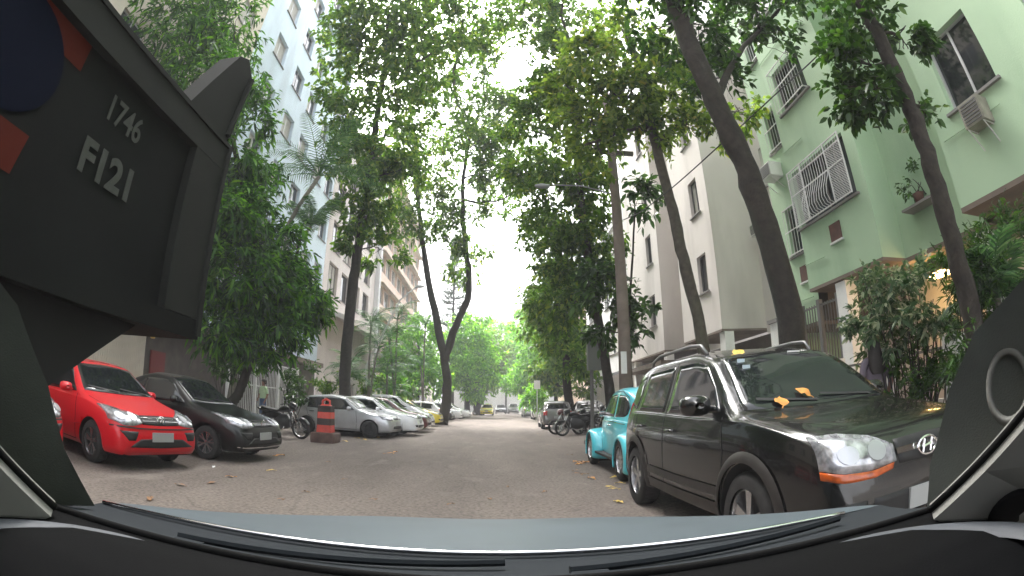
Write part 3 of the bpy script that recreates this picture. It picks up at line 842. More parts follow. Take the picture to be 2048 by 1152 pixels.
def mirror(parent, bvh, mode, u, z, m, size=1.0, out=.17):
    h, n = cast(bvh, mode, u, z); s = 1 if mode == 'R' else -1
    b = MB()
    c = np.array([h.x + s*out*size*.75, h.y, h.z + .03])
    prof = []
    rings = []
    for i, (dy, sc_) in enumerate([(.07, .3), (.055, .75), (.02, 1), (-.03, 1.02), (-.045, .95)]):
        ring = []
        for k in range(14):
            a = 2*math.pi*k/14; ca, sa = math.cos(a), math.sin(a)
            ring.append((c[0] + .105*size*sc_*np.sign(ca)*abs(ca)**.7, c[1] + dy*size, c[2] + .07*size*sc_*np.sign(sa)*abs(sa)**.7))
        rings.append(ring)
    V = [p for r_ in rings for p in r_]; F = [(i*14+k, i*14+(k+1)%14, (i+1)*14+(k+1)%14, (i+1)*14+k) for i in range(4) for k in range(14)]
    F += [tuple(range(14)), tuple(4*14+k for k in range(13, -1, -1))]
    b.add(V, F); b.tube([(h.x - s*.03, h.y, h.z), (c[0] - s*.05, c[1], c[2] - .03)], .022*size, 6)
    o = b.build('mirror', m, parent, True)
    b = MB(); y = c[1] - .047*size
    b.quad((c[0]-.085*size, y, c[2]-.05*size), (c[0]+.085*size, y, c[2]-.05*size), (c[0]+.085*size, y, c[2]+.05*size), (c[0]-.085*size, y, c[2]+.05*size))
    b.build('mirror_glass', M['chrome'], o)
def handle(parent, bvh, mode, u, z, m='black_plastic', L=.17):
    h1, _ = cast(bvh, mode, u, z); h2, _ = cast(bvh, mode, u + L, z); s = 1 if mode == 'R' else -1
    b = MB(); b.tube([h1, h1 + Vector((s*.035, -.02, 0)), h2 + Vector((s*.035, .02, 0)), h2], .013, 6)
    return b.build('handle', m if not isinstance(m, str) else M[m], parent, True)
def plate(parent, bvh, mode, z, w=.4, h=.13, x=0):
    hh, n = cast(bvh, mode, x, z); y = hh.y; s = 1 if mode == 'F' else -1
    b = MB(); b.box((x-w/2, min(y, y + s*.02), z-h/2), (x+w/2, max(y, y + s*.02), z+h/2)); return b.build('number_plate', M['plate'], parent)
def badge_vw(parent, bvh, z, r=.066):
    hh, n = cast(bvh, 'F', 0, z); y = hh.y + .03
    b = MB(); 
    for k in range(24):
        a, c = 2*math.pi*k/24, 2*math.pi*(k+1)/24
        b.tube([(r*math.cos(a), y, z+r*math.sin(a)), (r*math.cos(c), y, z+r*math.sin(c))], .007, 5, caps=False)
    for seg in ([(-.55,.75),(-.12,.08),(.0,.08),(0,.08)], [(.55,.75),(.12,.08)], [(-.9,.3),(-.42,-.8),(0,-.05),(.42,-.8),(.9,.3)]):
        b.tube([(p*r, y, z+q*r) for p, q in seg], .006, 5)
    return b.build('badge', M['chrome'], parent)

def side_parts(root, me, bvh, S, modes=('R', 'L'), detail=True):
    for md in modes:
        s = 1 if md == 'R' else -1
        for w_ in S['side_windows']: patch('side_window', bvh, md, w_[0], w_[1], M['glass'], root, .004, 16, 8)
        if not detail: continue
        b = MB()
        for ln in S.get('seams', ()): ribbon(b, bvh, md, ln, .012, .003)
        if b.v: b.build('door_seam', M['wellblack'], root)
        for ln, w_, mm in S.get('mouldings', ()):
            b = MB(); ribbon(b, bvh, md, ln, w_, .014); b.build('side_moulding', M[mm] if isinstance(mm, str) else mm, root)
        for (u, z) in S.get('handles', ()): handle(root, bvh, md, u, z, S.get('handle_mat', 'black_plastic'))
        mirror(root, bvh, md, *S['mirror'], S.get('mirror_mat', M['black_plastic']), S.get('mirror_size', 1))
def under(root, S):
    b = MB(); b.box((-S['W']*.36, -S['L']+.5, .2), (S['W']*.36, -.4, .34)); b.build('underbody', M['wellblack'], root)
    for (u, r, zc) in S['wheels']:
        for s in (1, -1): wheel(root, s*(S['W']/2 - .115), u, S['wr'], s, S.get('ww', .19), S.get('spokes', 5), style=S.get('rim', 'alloy'), twin=S.get('twin', False))

def hatch_spec(L=3.85, W=1.66, H=1.46, wb=2.46, fo=.76, nose=.72, kind='hatch'):
    k = H/1.46; ru = fo + wb
    S = dict(L=L, W=W)
    w = W/2
    wsb = 1.08 if kind != 'mpv' else .85          # windscreen base
    wst = wsb + .78 if kind != 'mpv' else wsb + .95
    top = [(0, .50), (.03, .6), (.08, nose-.03), (.2, nose+.03), (.6, .84*k), (wsb, .955*k), (wst-.25, 1.27*k), (wst, H-.05), (wst+.5, H), (L-1.25, H-.015)]
    if kind == 'sedan': top = top[:-1] + [(L-1.75, H-.02), (L-1.35, H-.14), (L-.85, 1.03*k), (L-.3, 1.0*k), (L-.06, .93*k), (L-.02, .75), (L, .6)]
    elif kind == 'mpv': top = top[:-1] + [(L-.9, H-.02), (L-.35, H-.12), (L-.2, 1.15), (L-.08, .85), (L, .6)]
    else: top += [(L-.62, H-.08), (L-.36, H-.32), (L-.18, 1.0*k), (L-.1, .88), (L-.04, .75), (L, .55)]
    S['top'] = top
    S['belt'] = [(0, .45), (.1, .6), (.4, .74), (wsb, .86*k), (2.0, .9*k), (L-.5, .94*k), (L-.1, .82), (L, .5)]
    S['plan'] = [(0, w*.78), (.06, w*.86), (.2, w*.93), (.5, w*.985), (.9, w), (L-.9, w), (L-.4, w*.965), (L-.12, w*.9), (L, w*.8)]
    S['bot'] = [(0, .28), (.1, .2), (.5, .19), (L-.5, .2), (L-.1, .24), (L, .34)]
    S['wheels'] = [(fo, .335, .30), (ru, .335, .30)]
    S['wr'] = .295
    S['tumble'] = .34
    zl = .935*k; zh = H-.125
    bp = wst + .62
    S['side_windows'] = [([(wst-.34, zl+.13), (wst-.12, zh-.06), (wst+.1, zh), (bp, zh)], [(wsb+.26, zl+.01), (wst, zl), (bp, zl)]),
                         ([(bp+.07, zh), (min(ru, bp+.75), zh-.02)], [(bp+.07, zl), (min(ru, bp+.8), zl+.02)])]
    if kind == 'hatch': S['side_windows'].append(([(ru+.04-.0, zh-.03), (L-.68, zh-.14)], [(ru+.08, zl+.05), (L-.52, zl+.12)]) if False else ([(bp+.8, zh-.04), (L-.72, zh-.13)], [(bp+.86, zl+.04), (L-.55, zl+.1)]))
    if kind == 'mpv': S['side_windows'].append(([(bp+.85, zh-.02), (L-.45, zh-.1)], [(bp+.9, zl+.02), (L-.28, zl+.08)]))
    if kind == 'sedan': S['side_windows'][1] = ([(bp+.07, zh), (L-1.75, zh-.03), (L-1.5, zh-.14)], [(bp+.07, zl), (L-1.7, zl), (L-1.22, zl+.03)])
    S['seams'] = [[(wsb+.2, zl-.02), (wsb+.15, .62), (wsb+.17, .27)], [(bp+.035, zh+.02), (bp+.035, zl), (bp+.02, .28)], [(wsb+.15, .27), (bp+.02, .28), (ru-.35, .27)],
                  [(ru-.36, .3), (ru-.3, .55), (ru-.05, .68), (ru+.02, zl-.02)]]
    S['handles'] = [(bp-.23, zl-.12), (ru-.28, zl-.11)]
    S['mirror'] = (wsb+.42, zl+.02)
    S['ws'] = ([(-w*.66, zh+.06), (0, zh+.10), (w*.66, zh+.06)], [(-w*.84, .975*k), (0, .968*k), (w*.84, .975*k)])
    S['rw'] = ([(-w*.6, H-.2), (0, H-.18), (w*.6, H-.2)], [(-w*.76, 1.04*k), (0, 1.03*k), (w*.76, 1.04*k)])
    S['fo'], S['ru'], S['H'], S['wsb'] = fo, ru, H, wsb
    return S
def make_car(label, S, pm, style, loc, az, group=None, name='parked_car', detail=True, tail=True):
    root = empty(name, (0, 0, 0), 0, label, 'car', group)
    S['mirror_mat'] = S.get('mirror_mat', pm)
    me = body_mesh(S); bvh = bvh_of(me)
    me.materials[0] = pm
    bo = bpy.data.objects.new('body', me); COL.objects.link(bo); bo.parent = root
    w = S['W']/2
    side_parts(root, me, bvh, S, detail=detail)
    patch('windscreen', bvh, 'F', S['ws'][0], S['ws'][1], M['glass'], root, .004, 20, 10)
    patch('rear_window', bvh, 'B', S['rw'][0], S['rw'][1], M['glass'], root, .004, 14, 6)
    under(root, S)
    st = style
    for s in (1, -1):
        hl = st['headlight']
        patch('headlight', bvh, 'F', [(s*a, z) for a, z in hl[0]], [(s*a, z) for a, z in hl[1]], M['lamp'], root, .012, 12, 6, bulge=.012)
        if detail:
            ho = [c for c in children(root) if c.name.startswith('headlight')][-1]; mx_ = [np.mean([p[k] for p in hl[0]+hl[1]]) for k in (0, 1)]; ww_ = max(p[0] for p in hl[0]) - min(p[0] for p in hl[0])
            b = MB()
            for fx, rr_ in ((-.22, .3), (.2, .26)):
                x_, z_ = mx_[0] + fx*ww_, mx_[1]; r_ = rr_*ww_*.5
                V_ = []
                for q in range(15):
                    a_ = 2*math.pi*q/14; h_, n_ = cast(bvh, 'F', s*(x_ + (r_*math.cos(a_) if q < 14 else 0)), z_ + (r_*.75*math.sin(a_) if q < 14 else 0))
                    if h_ is None: break
                    V_.append(tuple(h_ + n_*.027))
                if len(V_) == 15: b.add(V_, [(q, (q+1) % 14, 14) for q in range(14)])
            if b.v: b.build('reflector', M['reflector'], ho, True)
        if 'fog' in st: patch('fog_lamp_recess', bvh, 'F', [(s*a, z) for a, z in st['fog'][0]], [(s*a, z) for a, z in st['fog'][1]], M['black_plastic'], root, .006, 8, 5)
        if tail:
            tl = st.get('taillight', ([(w*.62, .95), (w*.86, .93)], [(w*.66, .72), (w*.88, .72)]))
            patch('tail_light', bvh, 'B', [(s*a, z) for a, z in tl[0]], [(s*a, z) for a, z in tl[1]], M['redlens'], root, .01, 8, 6)
    if 'grille' in st: patch('grille', bvh, 'F', st['grille'][0], st['grille'][1], M['black_plastic'], root, .006, 14, 5)
    if 'intake' in st: patch('lower_intake', bvh, 'F', st['intake'][0], st['intake'][1], M['black_plastic'], root, .006, 14, 5)
    for k, (ln, wd, mm) in enumerate(st.get('trim', ())):
        b = MB(); ribbon(b, bvh, 'F', ln, wd, .012, 20); b.build('grille_bar', M[mm] if isinstance(mm, str) else mm, root)
    if 'hoodlines' in st:
        b = MB()
        for ln in st['hoodlines']: ribbon(b, bvh, 'T', ln, .008, .002, 16)
        b.build('hood_seam', M['wellblack'], root)
    if 'vw' in st: badge_vw(root, bvh, st['vw'])
    plate(root, bvh, 'F', st.get('plate', .42))
    plate(root, bvh, 'B', .62)
    b = MB(); k = S['wsb']
    for x0, x1 in ((-.55, -.02), (.05, .6)): ribbon(b, bvh, 'F', [(x0, S['ws'][1][0][1]+.015), (x1, S['ws'][1][0][1]+.06)], .018, .02)
    b.build('wiper', M['black_plastic'], root)
    root.location = (loc[0], loc[1], 0); root.rotation_euler = (0, 0, -R(az))
    root['_S'] = 0; del root['_S']
    return root, bvh

w83 = .83
st_vw = dict(headlight=([(.35, .745), (.52, .79), (.7, .83), (.765, .83)], [(.36, .64), (.5, .615), (.66, .61), (.775, .67)]),
    grille=([(-.35, .745), (0, .75), (.35, .745)], [(-.35, .635), (0, .625), (.35, .635)]),
    trim=[([(-.78, .595), (-.4, .58), (0, .575), (.4, .58), (.78, .595)], .02, 'black_plastic'), ([(-.34, .715), (0, .718), (.34, .715)], .006, 'chrome_dim'), ([(-.34, .677), (0, .679), (.34, .677)], .006, 'chrome_dim')],
    fog=([(.44, .54), (.72, .545)], [(.5, .42), (.62, .42)]), intake=([(-.4, .44), (0, .45), (.4, .44)], [(-.6, .33), (0, .315), (.6, .33)]),
    vw=.69, plate=.47, hoodlines=[[(-.62, .35), (-.7, .7), (-.72, 1.0)], [(.62, .35), (.7, .7), (.72, 1.0)], [(-.6, .16), (0, .1), (.6, .16)]])
# bright red hatchback
S = hatch_spec(3.9, 1.66, 1.47, 2.47, .78); S['twin'] = True; S['rim'] = 'alloy'
S['mouldings'] = [([(1.05, .5), (2.9, .5)], .045, 'p_red')]
red, _ = make_car('bright red hatchback parked nose out, beside the black sedan on the left', S, M['p_red'], st_vw, (-4.6, 5.85), 103)
# second red car hard at the left edge
c_ = copy_tree(red); c_.location = (-5.5, 3.85, 0); c_.rotation_euler.z = -R(104)
tag(c_, 'dark-windowed red car at the far left edge, under the tail of the truck')
# black sedan
S = hatch_spec(4.23, 1.66, 1.46, 2.47, .8, kind='sedan'); S['twin'] = True; S['spokes'] = 6
st2 = dict(st_vw); st2['trim'] = [([(-.74, .29), (0, .27), (.74, .29)], .016, 'chrome'), ([(-.32, .715), (0, .718), (.32, .715)], .007, 'chrome_dim'), ([(-.32, .69), (0, .692), (.32, .69)], .007, 'chrome_dim'), ([(-.32, .667), (0, .668), (.32, .667)], .006, 'chrome_dim')]
black, _ = make_car('glossy black sedan with silver alloy wheels, between the red hatchback and the motorcycle', S, M['p_black'], st2, (-4.1, 8.3), 94)
# silver hatchback
S = hatch_spec(3.83, 1.64, 1.44, 2.37, .78); S['rim'] = 'dark'
S['mouldings'] = [([(1.1, .48), (2.85, .5)], .035, 'p_silver')]
st3 = dict(headlight=([(.3, .72), (.5, .75), (.7, .78), (.76, .78)], [(.3, .63), (.5, .62), (.68, .62), (.77, .66)]),
    grille=([(-.27, .7), (0, .71), (.27, .7)], [(-.25, .64), (0, .63), (.25, .64)]), intake=([(-.45, .42), (0, .43), (.45, .42)], [(-.5, .33), (0, .32), (.5, .33)]), plate=.5,
    hoodlines=[[(-.62, .35), (-.7, .7), (-.72, 1.0)], [(.62, .35), (.7, .7), (.72, 1.0)]])
silver, _ = make_car('silver hatchback parked behind the red and black striped bollard', S, M['p_silver'], st3, (-3.3, 17.0), 95)
# white saloon
S = hatch_spec(4.4, 1.7, 1.47, 2.55, .88, kind='sedan', nose=.74); S['spokes'] = 9
st4 = dict(headlight=([(.36, .745), (.55, .78), (.76, .83)], [(.36, .68), (.55, .67), (.77, .74)]), grille=([(-.35, .74), (0, .75), (.35, .74)], [(-.35, .66), (0, .65), (.35, .66)]),
    fog=([(.56, .42), (.74, .44)], [(.58, .35), (.72, .36)]), intake=([(-.45, .42), (0, .43), (.45, .42)], [(-.5, .33), (0, .32), (.5, .33)]), plate=.55, trim=[([(-.34, .72), (0, .73), (.34, .72)], .02, 'chrome')])
white, _ = make_car('white saloon with multi-spoke wheels, right behind the silver hatchback', S, M['p_white'], st4, (-2.75, 18.9), 92)
# maroon hatch, white people carrier, yellow cab, white hatch tail out, dark hatch, two white saloons
S = hatch_spec(3.9, 1.68, 1.48, 2.45, .8)
maroon, _ = make_car('dark maroon hatchback whose nose shows past the white saloon', S, M['p_maroon'], st3, (-2.75, 21.6), 92, detail=False)
S = hatch_spec(4.28, 1.75, 1.66, 2.76, .86, kind='mpv'); 
mpv, _ = make_car('tall white people carrier with a long sloping windscreen, left row', S, M['p_white'], st4, (-2.95, 24.3), 92, detail=False)
S = hatch_spec(4.4, 1.7, 1.48, 2.55, .88, kind='sedan')
cab, _ = make_car('yellow cab parked in the left row beyond the people carrier', S, M['p_yellow'], st4, (-2.9, 28.2), 93, name='parked_taxi', detail=False)
def recolour(src, m, label, loc, az, name=None):
    c = copy_tree(src); c.location = (loc[0], loc[1], 0); c.rotation_euler = (0, 0, -R(az)); tag(c, label)
    if name: c.name = name
    if m:
        for ch in children(c):
            if ch.name.startswith('body'):
                me = ch.data.copy(); me.materials[0] = m; ch.data = me
            elif ch.name.startswith('mirror'):
                me = ch.data.copy(); me.materials[0] = m; ch.data = me
    return c
b = MB(); b.box((-.18, -2.25, 1.475), (.18, -2.1, 1.6)); rs = b.build('roof_sign', mat('roof_sign', (.5, .8, .3), .4), cab)
recolour(maroon, M['p_white'], 'white hatchback parked tail towards the road, in front of the forked tree', (-7.3, 33.2), 268)
recolour(maroon, M['p_black'], 'dark small car in the left row just past the forked tree', (-3.0, 37.5), 92)
recolour(white, None, 'white saloon near the end of the left row, after the dark small car', (-2.5, 41), 92)
recolour(white, None, 'farthest white saloon of the left row, closest to the road', (-2.0, 45.5), 95)
tx = recolour(cab, None, 'yellow taxi standing in the roadway far down the street', (-.75, 62), 182, 'taxi')
# cars on the right, seen from behind
recolour(maroon, M['p_grey'], 'grey rounded hatchback seen from behind, beyond the row of motorcycles', (3.45, 28.6), 2)
recolour(maroon, M['p_green'], 'dark green small car parked ahead of the grey hatchback', (4.55, 38.5), 0)
recolour(maroon, M['p_white'], 'white hatchback seen from behind, far down the right kerb', (4.35, 46), 0)
recolour(maroon, M['p_silver'], 'pale silver car, the farthest in the right kerb row', (4.1, 56), 0)
recolour(black, None, 'black saloon half hidden behind the motorcycles, by the garage mouth', (5.0, 27.0), 3)
recolour(maroon, M['p_black'], 'dark car in the middle distance facing us at the street end', (1.3, 76), 180)
recolour(mpv, M['p_grey'], 'dark grey van-like car at the street end beside the dark car', (3.4, 78), 180)

# ---- charcoal SUV -----------------------------------------------------
S = dict(L=4.32, W=1.80, tumble=.30)
w = .9
S['top'] = [(0, .62), (.04, .78), (.1, .9), (.25, .965), (.6, 1.02), (1.05, 1.085), (1.45, 1.36), (1.85, 1.6), (2.3, 1.675), (3.2, 1.675), (3.75, 1.62), (3.98, 1.48), (4.15, 1.15), (4.24, .98), (4.3, .8), (4.32, .6)]
S['belt'] = [(0, .55), (.1, .8), (.4, .93), (1.05, 1.03), (2, 1.06), (3.6, 1.1), (4.15, 1.0), (4.32, .55)]
S['plan'] = [(0, w*.74), (.06, w*.84), (.2, w*.92), (.5, w*.975), (.9, w), (3.4, w), (3.95, w*.965), (4.2, w*.9), (4.32, w*.8)]
S['bot'] = [(0, .38), (.1, .27), (.5, .25), (3.8, .26), (4.2, .3), (4.32, .42)]
S['wheels'] = [(.86, .395, .36), (3.49, .395, .36)]; S['wr'] = .348; S['ww'] = .225; S['spokes'] = 5
S['side_windows'] = [([(1.56, 1.3), (1.82, 1.5), (2.05, 1.545), (2.5, 1.55)], [(1.36, 1.1), (1.8, 1.09), (2.52, 1.095)]),
    ([(2.6, 1.55), (3.38, 1.53)], [(2.62, 1.1), (3.5, 1.12)]), ([(3.48, 1.525), (3.78, 1.46)], [(3.6, 1.13), (3.98, 1.2)])]
S['seams'] = [[(1.3, 1.06), (1.22, .8), (1.25, .36)], [(2.55, 1.58), (2.56, 1.08), (2.54, .36)], [(1.25, .36), (2.54, .36), (3.05, .36)], [(3.05, .4), (3.15, .66), (3.4, .82), (3.52, 1.1)]]
S['handles'] = [(2.24, .93), (3.2, .95)]; S['handle_mat'] = M['p_suv']
S['mirror'] = (1.52, 1.13); S['mirror_size'] = 1.2
S['ws'] = ([(-w*.66, 1.585), (0, 1.635), (w*.66, 1.585)], [(-w*.83, 1.105), (0, 1.10), (w*.83, 1.105)])
S['rw'] = ([(-w*.6, 1.5), (0, 1.52), (w*.6, 1.5)], [(-w*.74, 1.18), (0, 1.17), (w*.74, 1.18)])
S['wsb'] = 1.05
M['clad'] = mat('suv_cladding', (.03, .027, .025), .5, var=.4, vscale=5)
S['mouldings'] = [([(1.3, .5), (2.2, .49), (3.0, .5)], .075, M['clad']), ([(1.3, .36), (2.2, .35), (3.0, .36)], .1, M['clad'])]
st5 = dict(headlight=([(.3, .835), (.45, .9), (.66, .935), (.79, .93)], [(.3, .74), (.5, .72), (.72, .73), (.8, .75)]),
    grille=([(-.28, .86), (0, .87), (.28, .86)], [(-.26, .72), (0, .715), (.26, .72)]), intake=([(-.5, .56), (0, .57), (.5, .56)], [(-.5, .42), (0, .42), (.5, .42)]),
    trim=[([(-.28, .79), (0, .795), (.28, .79)], .035, 'chrome')], fog=([(.56, .56), (.7, .56)], [(.56, .46), (.7, .46)]), plate=.5,
    hoodlines=[[(-.5, .25), (-.68, .6), (-.74, 1.0)], [(.5, .25), (.68, .6), (.74, 1.0)]], taillight=([(w*.72, 1.25), (w*.86, 1.2)], [(w*.74, .85), (w*.88, .85)]))
suv, sbv = make_car('charcoal black SUV with roof rails and orange leaves on its windscreen, nearest on the right', S, M['p_suv'], st5, (2.56, 2.1), 180)
for s in (1, -1):
    patch('turn_signal', sbv, 'F', [(s*a, z) for a, z in [(.32, .735), (.5, .715), (.72, .725), (.8, .745)]], [(s*a, z) for a, z in [(.34, .70), (.5, .675), (.72, .675), (.8, .70)]], M['amber'], suv, .012, 10, 4)
    b = MB()
    b.tube([(s*.6, -2.05, 1.62), (s*.615, -2.15, 1.71), (s*.62, -2.4, 1.735), (s*.62, -3.3, 1.735), (s*.6, -3.6, 1.69), (s*.58, -3.75, 1.6)], .018, 8)
    b.build('roof_rail', M['rail'], suv, True)
    for (u, zc) in ((.86, .36), (3.49, .36)):       # wheel arch lips
        b = MB(); md = 'R' if s > 0 else 'L'; V = []; n = 26
        for i in range(n):
            a = R(-12 + 204*i/(n-1))
            for rr, oo in ((.398, .028), (.43, .034), (.475, .012)):
                px_, pz_ = u + rr*math.cos(a), zc + rr*math.sin(a)
                h, nn = cast(sbv, md, px_, pz_)
                if rr == .398 or h is None: h2, _ = cast(sbv, md, u + .41*math.cos(a), max(.3, zc + .41*math.sin(a))); x = (h2.x if h2 else s*w); 
                else: x = h.x
                if abs(x) < w*.8: x = s*w*.97
                V.append((x + s*oo, -px_, pz_))
        b.add(V, [(i*3+j, (i+1)*3+j, (i+1)*3+j+1, i*3+j+1) for i in range(n-1) for j in range(2)])
        b.build('wheel_arch_trim', M['clad'], suv, True)
hh, _ = cast(sbv, 'F', 0, .79)
b = MB(); y = hh.y + .03                            # slanted H emblem in an oval
for k in range(24):
    a, c = 2*math.pi*k/24, 2*math.pi*(k+1)/24
    b.tube([(.095*math.cos(a), y, .79+.055*math.sin(a)), (.095*math.cos(c), y, .79+.055*math.sin(c))], .008, 5, caps=False)
for seg in ([(.045, -.04), (.03, .04)], [(-.03, -.04), (-.045, .04)], [(.04, -.008), (-.04, .008)]): b.tube([(p, y, .79+q) for p, q in seg], .009, 5)
b.build('badge', M['chrome'], suv)
h, n_ = cast(sbv, 'F', -.42, 1.5)
b = MB()
for dx, dz in ((0, 0), (0, -.06)):
    h, n_ = cast(sbv, 'F', .46 + dx, 1.50 + dz)
    c = h + n_*.012; b.box((c.x-.035, c.y-.012, c.z-.02), (c.x+.035, c.y+.002, c.z+.02))
b.build('windscreen_sticker', mat('sticker', (.45, .55, .6), .5), suv)
b = MB(); h, n_ = cast(sbv, 'F', -.2, 1.575); c = h + n_*.012; b.box((c.x-.07, c.y-.012, c.z-.007), (c.x+.07, c.y+.002, c.z+.007)); b.build('toll_tag', M['white_paint'], suv)

# ---- turquoise beetle-shaped car ----------------------------------------
S = dict(L=4.05, W=1.22, tumble=.22)
w = .61
S['top'] = [(0, .45), (.12, .6), (.35, .78), (.7, .9), (1.05, .96), (1.22, 1.02), (1.5, 1.32), (1.75, 1.45), (2.15, 1.5), (2.6, 1.47), (3.0, 1.32), (3.4, 1.05), (3.7, .8), (3.95, .58), (4.05, .42)]
S['belt'] = [(0, .4), (.35, .6), (.8, .8), (1.2, .9), (2.2, .93), (3.0, .9), (3.6, .6), (4.05, .36)]
S['plan'] = [(0, .14), (.15, .26), (.5, .4), (1.0, .56), (1.4, .63), (2.4, .65), (3.0, .58), (3.5, .44), (3.9, .27), (4.05, .15)]
S['bot'] = [(0, .34), (.5, .28), (2, .24), (3.4, .28), (4.05, .34)]
beetle = empty('classic_car', (0, 0, 0), 0, 'turquoise vintage round-backed car with bulging fenders, parked behind the black SUV', 'car')
me = body_mesh(S); bb = bvh_of(me); me.materials[0] = M['p_cyan']
bo = bpy.data.objects.new('body', me); COL.objects.link(bo); bo.parent = beetle
for md in ('R', 'L'):
    patch('side_window', bb, md, [(1.52, 1.22), (1.66, 1.34), (1.9, 1.37), (2.22, 1.375)], [(1.4, 1.0), (2.22, .985)], M['glass'], beetle, .004, 16, 8)
    patch('side_window', bb, md, [(2.32, 1.37), (2.65, 1.34), (2.85, 1.24), (2.93, 1.13)], [(2.32, .985), (2.8, .99), (2.9, 1.03)], M['glass'], beetle, .004, 14, 8)
    b = MB(); ribbon(b, bb, md, [(1.3, .97), (1.28, .6), (1.42, .3), (2.2, .3), (2.28, .6), (2.27, .97)], .012, .003, 40); ribbon(b, bb, md, [(1.42, 1.03), (1.6, 1.36), (1.9, 1.42), (2.5, 1.42), (2.85, 1.3), (3.0, 1.1)], .02, .012, 30)
    b.build('door_seam', mat('seam_teal', (.02, .14, .16), .5), beetle)
    b = MB(); ribbon(b, bb, md, [(.9, .86), (1.6, .9), (2.3, .9), (2.9, .87)], .014, .012, 30); b.build('side_moulding', M['chrome'], beetle)
    handle(beetle, bb, md, 2.05, .84, 'chrome', .13); mirror(beetle, bb, md, 1.42, 1.0, M['chrome'], .75, .1)
    s = 1 if md == 'R' else -1
    for (u, hgt, ln) in ((.76, .74, .5), (3.16, .78, .52)):
        V = []; n, m_ = 28, 12                       # fender: a swept half shell round the wheel
        for i in range(n):
            a = R(-25 + 228*i/(n-1)); ca, sa = math.cos(a), math.sin(a)
            for j in range(m_):
                t = j/(m_-1); ph = t*math.pi/2
                rx = .335 + (ln - .335 + .0)*math.cos(ph)**.8 if True else 0
                rz = .335 + (hgt - .32 - .335 + .0)*math.cos(ph)**.8
                x = s*(.40 + .38*math.sin(ph)**.75)
                V.append((x, -(u + rx*ca), .32 + rz*sa))
        b = MB(); b.add(V, [(i*m_+j, (i+1)*m_+j, (i+1)*m_+j+1, i*m_+j+1) for i in range(n-1) for j in range(m_-1)])
        me_ = b.mesh('fender'); bm = bmesh.new(); bm.from_mesh(me_); bmesh.ops.solidify(bm, geom=list(bm.faces), thickness=.02); bmesh.ops.recalc_face_normals(bm, faces=bm.faces); bm.to_mesh(me_); bm.free()
        me_obj('fender', me_, M['p_cyan'], beetle)
        wheel(beetle, s*.68, u, .325, s, .155, 8, style='alloy')
        b = MB(); b.tube([(s*.25, -u, .33), (s*.6, -u, .33)], .28, 20); b.build('wheel_well', M['wellblack'], beetle)
    b = MB(); b.box((s*.52 if s > 0 else -.74, -2.78, .27), (.74 if s > 0 else -.52, -1.16, .31)); b.build('running_board', M['black_plastic'], beetle)
    b = MB(); b.lathe([(.085, 0), (.08, .03), (.05, .05), (0, .055)], 18, 'y', (s*.62, -.33, .62)); b.build('headlight', M['lamp'], beetle)
    b = MB(); b.lathe([(0, -.05), (.05, -.045), (.075, 0)], 14, 'y', (s*.64, -3.68, .62)); b.build('tail_light', M['redlens'], beetle)
patch('windscreen', bb, 'F', [(-.4, 1.38), (0, 1.41), (.4, 1.38)], [(-.5, 1.06), (0, 1.05), (.5, 1.06)], M['glass'], beetle, .004, 16, 8)
patch('rear_window', bb, 'B', [(-.32, 1.33), (0, 1.35), (.32, 1.33)], [(-.4, 1.14), (0, 1.12), (.4, 1.14)], M['glass'], beetle, .004, 14, 6)
for y0, z0 in ((.06, .4), (-4.08, .4)):
    b = MB(); b.tube([(-.72, y0 - .12*np.sign(y0), z0), (-.5, y0, z0), (.5, y0, z0), (.72, y0 - .12*np.sign(y0), z0)], .05, 10); b.build('bumper', M['chrome'], beetle, True)
beetle.location = (2.72, 10.55, 0); beetle.rotation_euler = (0, 0, -R(0.5))

